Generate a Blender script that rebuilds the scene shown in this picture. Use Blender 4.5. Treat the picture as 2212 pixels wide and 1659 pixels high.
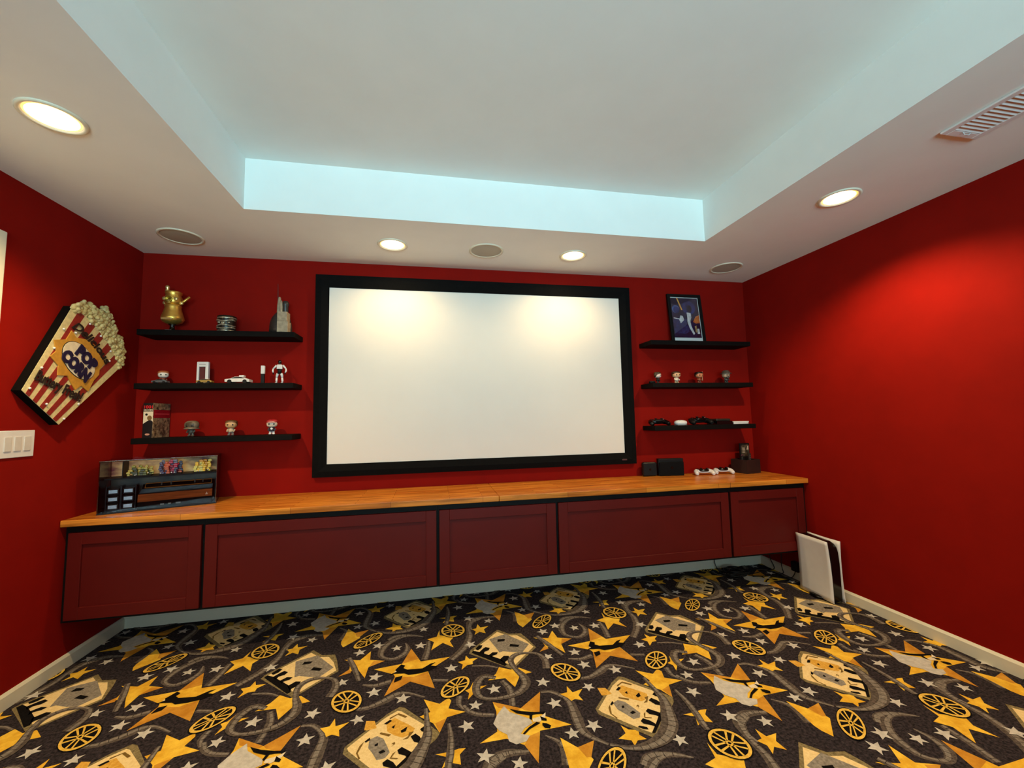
import bpy, bmesh, math, random
from mathutils import Matrix, Vector

# ------------------------------------------------------------------ scene, camera, light
for o in list(bpy.data.objects):
    bpy.data.objects.remove(o, do_unlink=True)
scene = bpy.context.scene
COL = scene.collection
random.seed(7)

W, H = 4.592, 2.408            # room width, soffit height (metres)
REAR = -5.7                    # rear wall
TRAY_L, TRAY_R, TRAY_B, TRAY_F, TRAY_H = 0.900, 3.688, -0.728, -4.95, 0.2876

cam_data = bpy.data.cameras.new('camera')
cam_data.sensor_width = 36.0
cam_data.lens = 885.33 / 2212 * 36.0
cam_data.clip_start = 0.02
cam = bpy.data.objects.new('camera', cam_data)
COL.objects.link(cam)
RT = (0.98147718, -0.19053930, -0.01993288)
FW = (0.19153595, 0.97813799, 0.08099408)
UP = (0.00406455, -0.08331171, 0.99651525)
cam.matrix_world = Matrix(((RT[0], UP[0], -FW[0], 1.89251), (RT[1], UP[1], -FW[1], -3.08456),
                           (RT[2], UP[2], -FW[2], 1.26028), (0, 0, 0, 1)))
scene.camera = cam

world = bpy.data.worlds.new('daylight_sky')
scene.world = world
world.use_nodes = True
world.node_tree.nodes['Background'].inputs[0].default_value = (0.62, 0.85, 1.0, 1)
world.node_tree.nodes['Background'].inputs[1].default_value = 1.0

# daylight entering through the wide window in the rear wall
WIN = (0.75, 3.85, 0.95, 2.15)
day = bpy.data.lights.new('window_daylight', 'AREA')
day.shape = 'RECTANGLE'
day.size, day.size_y = WIN[1] - WIN[0], WIN[3] - WIN[2]
day.energy = 182
day.spread = math.radians(114)
day.color = (0.49, 0.89, 1.0)
dayo = bpy.data.objects.new('window_daylight', day)
COL.objects.link(dayo)
dayo.location = ((WIN[0] + WIN[1]) / 2, REAR - 0.45, (WIN[2] + WIN[3]) / 2 - 0.15)
dayo.rotation_euler = (math.radians(90 + 37), 0, 0)      # daylight tilted upward to favour the tray over the walls

LAMP_W = {'screen': 29, 'side': 98}      # power of the recessed downlights
LAMP_COL = (1.0, 0.69, 0.33)

vs = scene.view_settings
scene.display_settings.display_device = 'sRGB'
vs.view_transform = 'Standard'
vs.look = 'None'
vs.exposure = 0.06
vs.gamma = 1.0
vs.use_curve_mapping = False

# ------------------------------------------------------------------ materials
def lin(c):
    return tuple((x / 255 / 12.92) if x <= 10 else (((x / 255) + 0.055) / 1.055) ** 2.4 for x in c) + (1,)

MATS = {}
def mat(name, rgb, rough=0.6, metal=0.0, var=0.0, scale=30.0, bump=0.0, rgb2=None, stretch=None, spec=0.5, coat=0.0, sheen=0.0):
    """procedural principled material; var / rgb2 mottle the colour with noise, bump gives fine relief"""
    if name in MATS:
        return MATS[name]
    m = bpy.data.materials.new(name)
    m.use_nodes = True
    nt = m.node_tree
    b = nt.nodes['Principled BSDF']
    b.inputs['Base Color'].default_value = lin(rgb)
    b.inputs['Roughness'].default_value = rough
    b.inputs['Metallic'].default_value = metal
    b.inputs['Specular IOR Level'].default_value = spec
    b.inputs['Coat Weight'].default_value = coat
    b.inputs['Sheen Weight'].default_value = sheen
    tc = nt.nodes.new('ShaderNodeTexCoord')
    mp = nt.nodes.new('ShaderNodeMapping')
    if stretch:
        mp.inputs['Scale'].default_value = stretch
    nt.links.new(tc.outputs['Object'], mp.inputs[0])
    nz = nt.nodes.new('ShaderNodeTexNoise')
    nz.inputs['Scale'].default_value = scale
    nz.inputs['Detail'].default_value = 4
    nt.links.new(mp.outputs[0], nz.inputs['Vector'])
    if var or rgb2:
        a, c = lin(rgb), lin(rgb2) if rgb2 else None
        if c is None:
            a2 = tuple(max(0, x * (1 - var)) for x in a[:3]) + (1,)
            c = tuple(min(1, x * (1 + var)) for x in a[:3]) + (1,)
            a = a2
        rp = nt.nodes.new('ShaderNodeValToRGB')
        rp.color_ramp.elements[0].position = 0.33
        rp.color_ramp.elements[1].position = 0.67
        rp.color_ramp.elements[0].color = a
        rp.color_ramp.elements[1].color = c
        nt.links.new(nz.outputs['Fac'], rp.inputs[0])
        nt.links.new(rp.outputs[0], b.inputs['Base Color'])
    if bump:
        bp = nt.nodes.new('ShaderNodeBump')
        bp.inputs['Strength'].default_value = bump
        bp.inputs['Distance'].default_value = 0.002
        nt.links.new(nz.outputs['Fac'], bp.inputs['Height'])
        nt.links.new(bp.outputs[0], b.inputs['Normal'])
    MATS[name] = m
    return m

def emit(name, rgb, strength):
    if name in MATS:
        return MATS[name]
    m = bpy.data.materials.new(name)
    m.use_nodes = True
    b = m.node_tree.nodes['Principled BSDF']
    b.inputs['Base Color'].default_value = (0.9, 0.9, 0.9, 1)
    b.inputs['Emission Color'].default_value = tuple(rgb) + (1,)
    b.inputs['Emission Strength'].default_value = strength
    MATS[name] = m
    return m

def clear(name, tint=(1, 1, 1), gloss=0.06, rough=0.02):
    """thin clear sheet: mostly transparent with a fresnel reflection"""
    if name in MATS:
        return MATS[name]
    m = bpy.data.materials.new(name)
    m.use_nodes = True
    nt = m.node_tree
    nt.nodes.remove(nt.nodes['Principled BSDF'])
    out = nt.nodes['Material Output']
    tr = nt.nodes.new('ShaderNodeBsdfTransparent')
    tr.inputs[0].default_value = tuple(tint) + (1,)
    gl = nt.nodes.new('ShaderNodeBsdfGlossy')
    gl.inputs['Roughness'].default_value = rough
    fr = nt.nodes.new('ShaderNodeFresnel')
    fr.inputs[0].default_value = 1.45
    ad = nt.nodes.new('ShaderNodeMath')
    ad.operation = 'ADD'
    ad.inputs[1].default_value = gloss
    nt.links.new(fr.outputs[0], ad.inputs[0])
    mx = nt.nodes.new('ShaderNodeMixShader')
    nt.links.new(ad.outputs[0], mx.inputs[0])
    nt.links.new(tr.outputs[0], mx.inputs[1])
    nt.links.new(gl.outputs[0], mx.inputs[2])
    nt.links.new(mx.outputs[0], out.inputs[0])
    MATS[name] = m
    return m

def wood_mat():
    m = bpy.data.materials.new('butcher_block')
    m.use_nodes = True
    nt = m.node_tree
    b = nt.nodes['Principled BSDF']
    b.inputs['Roughness'].default_value = 0.27
    b.inputs['Specular IOR Level'].default_value = 0.45
    tc = nt.nodes.new('ShaderNodeTexCoord')
    br = nt.nodes.new('ShaderNodeTexBrick')          # the glued staves
    br.offset = 0.37
    br.inputs['Scale'].default_value = 1.0
    br.inputs['Brick Width'].default_value = 0.55
    br.inputs['Row Height'].default_value = 0.042
    br.inputs['Mortar Size'].default_value = 0.0008
    br.inputs['Color1'].default_value = lin((214, 138, 52))
    br.inputs['Color2'].default_value = lin((192, 112, 38))
    br.inputs['Mortar'].default_value = lin((105, 52, 16))
    nt.links.new(tc.outputs['Object'], br.inputs['Vector'])
    mp = nt.nodes.new('ShaderNodeMapping')
    mp.inputs['Scale'].default_value = (4, 60, 60)
    nt.links.new(tc.outputs['Object'], mp.inputs[0])
    nz = nt.nodes.new('ShaderNodeTexNoise')
    nz.inputs['Scale'].default_value = 1.0
    nz.inputs['Detail'].default_value = 6
    nt.links.new(mp.outputs[0], nz.inputs['Vector'])
    rp = nt.nodes.new('ShaderNodeValToRGB')
    rp.color_ramp.elements[0].position = 0.36
    rp.color_ramp.elements[0].color = (0.55, 0.5, 0.45, 1)
    rp.color_ramp.elements[1].position = 0.62
    rp.color_ramp.elements[1].color = (1.15, 1.15, 1.1, 1)
    nt.links.new(nz.outputs['Fac'], rp.inputs[0])
    mx = nt.nodes.new('ShaderNodeMix')
    mx.data_type = 'RGBA'
    mx.blend_type = 'MULTIPLY'
    mx.inputs[0].default_value = 0.85
    nt.links.new(br.outputs['Color'], mx.inputs[6])
    nt.links.new(rp.outputs[0], mx.inputs[7])
    nt.links.new(mx.outputs[2], b.inputs['Base Color'])
    MATS['wood'] = m
    return m

def carpet_mat(name, c1, c2, scale=90, pos=(0.38, 0.66)):
    m = bpy.data.materials.new(name)
    m.use_nodes = True
    nt = m.node_tree
    b = nt.nodes['Principled BSDF']
    b.inputs['Roughness'].default_value = 0.95
    b.inputs['Specular IOR Level'].default_value = 0.1
    tc = nt.nodes.new('ShaderNodeTexCoord')
    nz = nt.nodes.new('ShaderNodeTexNoise')
    nz.inputs['Scale'].default_value = scale
    nz.inputs['Detail'].default_value = 5
    nz.inputs['Roughness'].default_value = 0.65
    nt.links.new(tc.outputs['Object'], nz.inputs['Vector'])
    rp = nt.nodes.new('ShaderNodeValToRGB')
    rp.color_ramp.elements[0].position, rp.color_ramp.elements[1].position = pos
    rp.color_ramp.elements[0].color = lin(c1)
    rp.color_ramp.elements[1].color = lin(c2)
    nt.links.new(nz.outputs['Fac'], rp.inputs[0])
    nt.links.new(rp.outputs[0], b.inputs['Base Color'])
    n2 = nt.nodes.new('ShaderNodeTexNoise')
    n2.inputs['Scale'].default_value = 420
    nt.links.new(tc.outputs['Object'], n2.inputs['Vector'])
    bp = nt.nodes.new('ShaderNodeBump')
    bp.inputs['Strength'].default_value = 0.6
    bp.inputs['Distance'].default_value = 0.003
    nt.links.new(n2.outputs['Fac'], bp.inputs['Height'])
    nt.links.new(bp.outputs[0], b.inputs['Normal'])
    MATS[name] = m
    return m

RED = mat('red_wall_paint', (134, 14, 5), 0.8, var=0.05, scale=6, bump=0.08, spec=0.1)
WHITE = mat('ceiling_white_paint', (236, 238, 234), 0.85, var=0.015, scale=5, bump=0.03, spec=0.2)
TRIM = mat('cream_trim_paint', (226, 222, 200), 0.45, var=0.02, scale=8)
BLACK = mat('black_satin', (9, 8, 7), 0.6, var=0.2, scale=20, spec=0.2)
MATTE = mat('black_velvet', (7, 7, 7), 0.9, var=0.3, scale=60, spec=0.15)
SHELF = mat('black_shelf_laminate', (8, 6, 5), 0.7, var=0.3, scale=40, spec=0.12)
GLOSSB = mat('gloss_black_plastic', (8, 8, 9), 0.18, var=0.1, scale=20)
SOFTB = mat('soft_black_plastic', (12, 12, 13), 0.55, var=0.15, scale=40, spec=0.25)
MAROON = mat('maroon_cabinet_paint', (88, 16, 12), 0.5, var=0.05, scale=5, spec=0.2)
PLASTW = mat('white_plastic', (226, 224, 222), 0.35, var=0.02, scale=20)
SILVER = mat('silver_metal', (190, 190, 186), 0.3, 0.9, var=0.08, scale=20)
GOLD = mat('polished_gold', (232, 186, 88), 0.36, 0.85, var=0.12, scale=30)
WOOD = wood_mat()

# ------------------------------------------------------------------ mesh helpers
class G:
    """collects shapes in one bmesh"""
    def __init__(s):
        s.bm = bmesh.new()
        s.mi = 0
    def _paint(s, faces):
        for f in faces:
            f.material_index = s.mi
    def box(s, x0, x1, y0, y1, z0, z1, bev=0.0, seg=2, M=None):
        v = [s.bm.verts.new(p) for p in ((x0, y0, z0), (x1, y0, z0), (x1, y1, z0), (x0, y1, z0),
                                         (x0, y0, z1), (x1, y0, z1), (x1, y1, z1), (x0, y1, z1))]
        fs = [s.bm.faces.new([v[i] for i in q]) for q in ((0, 3, 2, 1), (4, 5, 6, 7), (0, 1, 5, 4), (1, 2, 6, 5), (2, 3, 7, 6), (3, 0, 4, 7))]
        s._paint(fs)
        vs_ = v
        if bev:
            es = list({e for f in fs for e in f.edges})
            r = bmesh.ops.bevel(s.bm, geom=es, offset=bev, segments=seg, affect='EDGES', profile=0.5)
            s._paint(r['faces'])
            vs_ = list({q for f in r['faces'] for q in f.verts} | {q for q in v if q.is_valid})
        if M is not None:
            bmesh.ops.transform(s.bm, matrix=M, verts=vs_)
        return s
    def prism(s, poly, z0, z1, M=None):
        """polygon in local xy extruded along z"""
        n = len(poly)
        a = [s.bm.verts.new((x, y, z0)) for x, y in poly]
        b = [s.bm.verts.new((x, y, z1)) for x, y in poly]
        fs = [s.bm.faces.new(b), s.bm.faces.new(a[::-1])]
        for i in range(n):
            fs.append(s.bm.faces.new((a[i], a[(i + 1) % n], b[(i + 1) % n], b[i])))
        s._paint(fs)
        if M is not None:
            bmesh.ops.transform(s.bm, matrix=M, verts=a + b)
        return s
    def flat(s, poly, z=0.0, M=None):
        a = [s.bm.verts.new((x, y, z)) for x, y in poly]
        s._paint([s.bm.faces.new(a)])
        if M is not None:
            bmesh.ops.transform(s.bm, matrix=M, verts=a)
        return s
    def lathe(s, prof, seg=24, c=(0, 0, 0), M=None, smooth=True):
        rings = []
        allv = []
        for r, z in prof:
            if r < 1e-6:
                ring = [s.bm.verts.new((c[0], c[1], c[2] + z))]
            else:
                ring = [s.bm.verts.new((c[0] + r * math.cos(2 * math.pi * k / seg), c[1] + r * math.sin(2 * math.pi * k / seg), c[2] + z)) for k in range(seg)]
            rings.append(ring)
            allv += ring
        fs = []
        for A, B in zip(rings, rings[1:]):
            for k in range(seg):
                k2 = (k + 1) % seg
                if len(A) == 1 and len(B) == 1:
                    continue
                if len(A) == 1:
                    q = (A[0], B[k2], B[k])
                elif len(B) == 1:
                    q = (A[k], A[k2], B[0])
                else:
                    q = (A[k], A[k2], B[k2], B[k])
                f = s.bm.faces.new(q)
                f.smooth = smooth
                fs.append(f)
        s._paint(fs)
        if M is not None:
            bmesh.ops.transform(s.bm, matrix=M, verts=allv)
        return s
    def cyl(s, p0, p1, r, seg=16, r1=None):
        p0, p1 = Vector(p0), Vector(p1)
        d = p1 - p0
        M = Matrix.Translation(p0) @ d.to_track_quat('Z', 'Y').to_matrix().to_4x4()
        L = d.length
        r1 = r if r1 is None else r1
        return s.lathe([(0, 0), (r, 0), (r1, L), (0, L)], seg, M=M, smooth=False)
    def blob(s, c, r, nu=16, nv=10, p=1.0, M=None):
        """superellipsoid; p<1 gives a rounded box"""
        def pw(x):
            return math.copysign(abs(x) ** p, x)
        rings = []
        allv = []
        for j in range(nv + 1):
            t = -math.pi / 2 + math.pi * j / nv
            if j in (0, nv):
                ring = [s.bm.verts.new((c[0], c[1], c[2] + r[2] * pw(math.sin(t))))]
            else:
                ring = [s.bm.verts.new((c[0] + r[0] * pw(math.cos(t)) * pw(math.cos(2 * math.pi * i / nu)),
                                        c[1] + r[1] * pw(math.cos(t)) * pw(math.sin(2 * math.pi * i / nu)),
                                        c[2] + r[2] * pw(math.sin(t)))) for i in range(nu)]
            rings.append(ring)
            allv += ring
        fs = []
        for A, B in zip(rings, rings[1:]):
            for k in range(nu):
                k2 = (k + 1) % nu
                if len(A) == 1:
                    q = (A[0], B[k2], B[k])
                elif len(B) == 1:
                    q = (A[k], A[k2], B[0])
                else:
                    q = (A[k], A[k2], B[k2], B[k])
                f = s.bm.faces.new(q)
                f.smooth = True
                fs.append(f)
        s._paint(fs)
        if M is not None:
            bmesh.ops.transform(s.bm, matrix=M, verts=allv)
        return s
    def tube(s, pts, r, seg=8):
        pts = [Vector(p) for p in pts]
        rings = []
        for i, p in enumerate(pts):
            d = (pts[min(i + 1, len(pts) - 1)] - pts[max(i - 1, 0)]).normalized()
            q = d.to_track_quat('Z', 'Y')
            rr = r[i] if isinstance(r, (list, tuple)) else r
            rings.append([s.bm.verts.new(p + q @ Vector((rr * math.cos(2 * math.pi * k / seg), rr * math.sin(2 * math.pi * k / seg), 0))) for k in range(seg)])
        fs = []
        for A, B in zip(rings, rings[1:]):
            off = min(range(seg), key=lambda o_: (A[0].co - B[o_].co).length)
            for k in range(seg):
                f = s.bm.faces.new((A[k], A[(k + 1) % seg], B[(k + 1 + off) % seg], B[(k + off) % seg]))
                f.smooth = True
                fs.append(f)
        fs.append(s.bm.faces.new(rings[0][::-1]))
        fs.append(s.bm.faces.new(rings[-1]))
        s._paint(fs)
        return s
    def mesh(s, name):
        bmesh.ops.recalc_face_normals(s.bm, faces=s.bm.faces)
        me = bpy.data.meshes.new(name)
        s.bm.to_mesh(me)
        s.bm.free()
        return me

def spline(ctrl, n=6):
    P = [Vector(p) for p in ctrl]
    P = [2 * P[0] - P[1]] + P + [2 * P[-1] - P[-2]]
    out = []
    for i in range(1, len(P) - 2):
        for k in range(n):
            t = k / n
            a, b, c, d = P[i - 1:i + 3]
            out.append(0.5 * ((2 * b) + (c - a) * t + (2 * a - 5 * b + 4 * c - d) * t * t + (3 * b - a - 3 * c + d) * t ** 3))
    out.append(P[-2])
    return out

def obj(name, g, m, parent=None, loc=None, rot=None, label=None):
    me = g.mesh(name) if isinstance(g, G) else g
    o = bpy.data.objects.new(name, me)
    COL.objects.link(o)
    if not me.materials:
        for x in (m if isinstance(m, (list, tuple)) else [m]):
            me.materials.append(x)
    if parent:
        o.parent = parent
    if loc is not None:
        o.location = loc
    if rot is not None:
        o.rotation_euler = rot
    if label:
        o['label'] = label
    return o

def tag(o, label, cat, group=None):
    o['label'] = label
    o['category'] = cat
    if group:
        o['group'] = group
    return o

def thing(name, label, cat, loc=(0, 0, 0), rotz=0.0, group=None):
    o = bpy.data.objects.new(name, None)
    o.empty_display_size = 0.05
    COL.objects.link(o)
    o.location = loc
    o.rotation_euler = (0, 0, rotz)
    return tag(o, label, cat, group)

def struct(name, g, m, parent=None):
    o = obj(name, g, m, parent)
    o['kind'] = 'structure'
    return o

def copy_tree(root, loc=None, rotz=None, label=None):
    r = root.copy()
    COL.objects.link(r)
    if loc is not None:
        r.location = loc
    if rotz is not None:
        r.rotation_euler = (0, 0, rotz)
    if label:
        r['label'] = label
    for ch in list(root.children):
        c = ch.copy()
        COL.objects.link(c)
        c.parent = r
        for gc in ch.children:
            d = gc.copy()
            COL.objects.link(d)
            d.parent = c
    return r

def text_mesh(body, size, extrude=0.001, offset=0.0, shear=0.0, width=None):
    """lettering as a mesh, centred on its own origin in local xy"""
    cu = bpy.data.curves.new('lettering', 'FONT')
    cu.body = body
    cu.size = size
    cu.extrude = extrude
    cu.offset = offset
    cu.shear = shear
    cu.resolution_u = 3
    cu.align_x = 'CENTER'
    cu.align_y = 'CENTER'
    t = bpy.data.objects.new('lettering', cu)
    COL.objects.link(t)
    dg = bpy.context.evaluated_depsgraph_get()
    me = bpy.data.meshes.new_from_object(t.evaluated_get(dg))
    bpy.data.objects.remove(t, do_unlink=True)
    bpy.data.curves.remove(cu)
    me.materials.clear()
    xs = [v.co.x for v in me.vertices]
    ys = [v.co.y for v in me.vertices]
    cx, cy = (max(xs) + min(xs)) / 2, (max(ys) + min(ys)) / 2
    k = width / (max(xs) - min(xs)) if width else 1.0
    for v in me.vertices:
        v.co.x = (v.co.x - cx) * k
        v.co.y -= cy
    return me

# carpet print traced as flat shapes on the floor (metres, one repeat) and the popcorn sign's outline (metres, sign plane)
RIBS = [([(0.3317,-0.6453),(0.3383,-0.7397),(0.3388,-0.8082),(0.311,-0.8858),(0.2809,-0.9465),(0.2245,-0.9965),(0.1464,-1.0211),(0.0692,-1.017),(0.0054,-0.9857)],[0.008,0.012,0.02,0.03,0.034,0.03,0.02,0.011,0.008]),([(0.0011,-0.9808),(-0.0473,-0.9319),(-0.0702,-0.8913),(-0.0693,-0.8206),(-0.0649,-0.7337),(-0.0836,-0.6849),(-0.1292,-0.6398),(-0.1749,-0.6324)],[0.006,0.012,0.02,0.024,0.018,0.012,0.01,0.008]),([(-0.3626,-0.4869),(-0.417,-0.4646),(-0.4547,-0.5108),(-0.4636,-0.5756),(-0.4432,-0.6149),(-0.4001,-0.6331),(-0.3353,-0.6336),(-0.2692,-0.6139),(-0.2278,-0.5626),(-0.2291,-0.5043),(-0.255,-0.4368),(-0.2642,-0.3618),(-0.2239,-0.317),(-0.16,-0.3175),(-0.1112,-0.3432),(-0.0907,-0.4019),(-0.1016,-0.4721)],[0.012,0.018,0.02,0.018,0.012,0.01,0.013,0.018,0.022,0.02,0.013,0.016,0.014,0.008,0.012,0.018,0.02]),([(-0.336,-0.5125),(-0.311,-0.5865),(-0.318,-0.6927)],[0.012,0.016,0.014]),([(-0.4536,-0.9816),(-0.4307,-0.9529),(-0.378,-0.9413),(-0.3055,-0.9494)],[0.018,0.018,0.016,0.01]),([(-0.2239,-0.886),(-0.1852,-0.9227),(-0.171,-0.9672),(-0.1817,-1.0379)],[0.004,0.01,0.018,0.022]),([(0.0306,-0.5801),(0.0862,-0.5797),(0.1503,-0.5508),(0.1987,-0.5213),(0.2487,-0.5207),(0.3254,-0.5668)],[0.01,0.014,0.02,0.02,0.008,0.005]),([(0.3094,-0.0338),(0.2442,-0.0016),(0.1624,-0.0152),(0.1008,-0.0798),(0.0861,-0.1653),(0.1128,-0.2064),(0.1615,-0.2252),(0.2129,-0.1904),(0.2265,-0.1349),(0.2124,-0.0804)],[0.004,0.008,0.018,0.022,0.016,0.01,0.014,0.02,0.014,0.004]),([(0.6567,0.1027),(0.5909,0.0681),(0.5717,-0.0057),(0.5711,-0.0908),(0.5333,-0.1975),(0.4572,-0.2993)],[0.008,0.02,0.012,0.018,0.022,0.018]),([(0.3387,-0.0894),(0.3344,-0.1803),(0.3193,-0.2669)],[0.012,0.016,0.018]),([(-0.0749,-0.165),(-0.03,-0.2691),(0.011,-0.3809)],[0.012,0.015,0.01]),([(0.0325,-0.4129),(0.0946,-0.4311),(0.1644,-0.4126)],[0.006,0.014,0.016]),([(0.5578,-0.3807),(0.6305,-0.3951),(0.6839,-0.4231)],[0.006,0.008,0.006]),([(0.362,-0.4506),(0.4336,-0.4688)],[0.01,0.01]),([(0.4809,-0.5934),(0.4748,-0.6435),(0.4916,-0.6836)],[0.014,0.012,0.005]),([(0.4267,-0.7569),(0.4314,-0.8291),(0.4264,-0.9067),(0.4174,-0.9631),(0.414,-1.0014)],[0.006,0.012,0.015,0.014,0.012]),([(0.6917,-0.9563),(0.6301,-0.9525),(0.577,-0.9774),(0.5538,-1.0167),(0.5522,-1.0565),(0.5599,-1.0943)],[0.008,0.018,0.026,0.022,0.012,0.008]),([(0.0884,-1.1008),(0.1168,-1.0737),(0.1606,-1.068),(0.2128,-1.0776),(0.272,-1.1022)],[0.02,0.022,0.018,0.012,0.004]),([(-0.5318,-0.6445),(-0.5062,-0.6871),(-0.4659,-0.7141),(-0.4052,-0.7302)],[0.012,0.012,0.012,0.01])]
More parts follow.
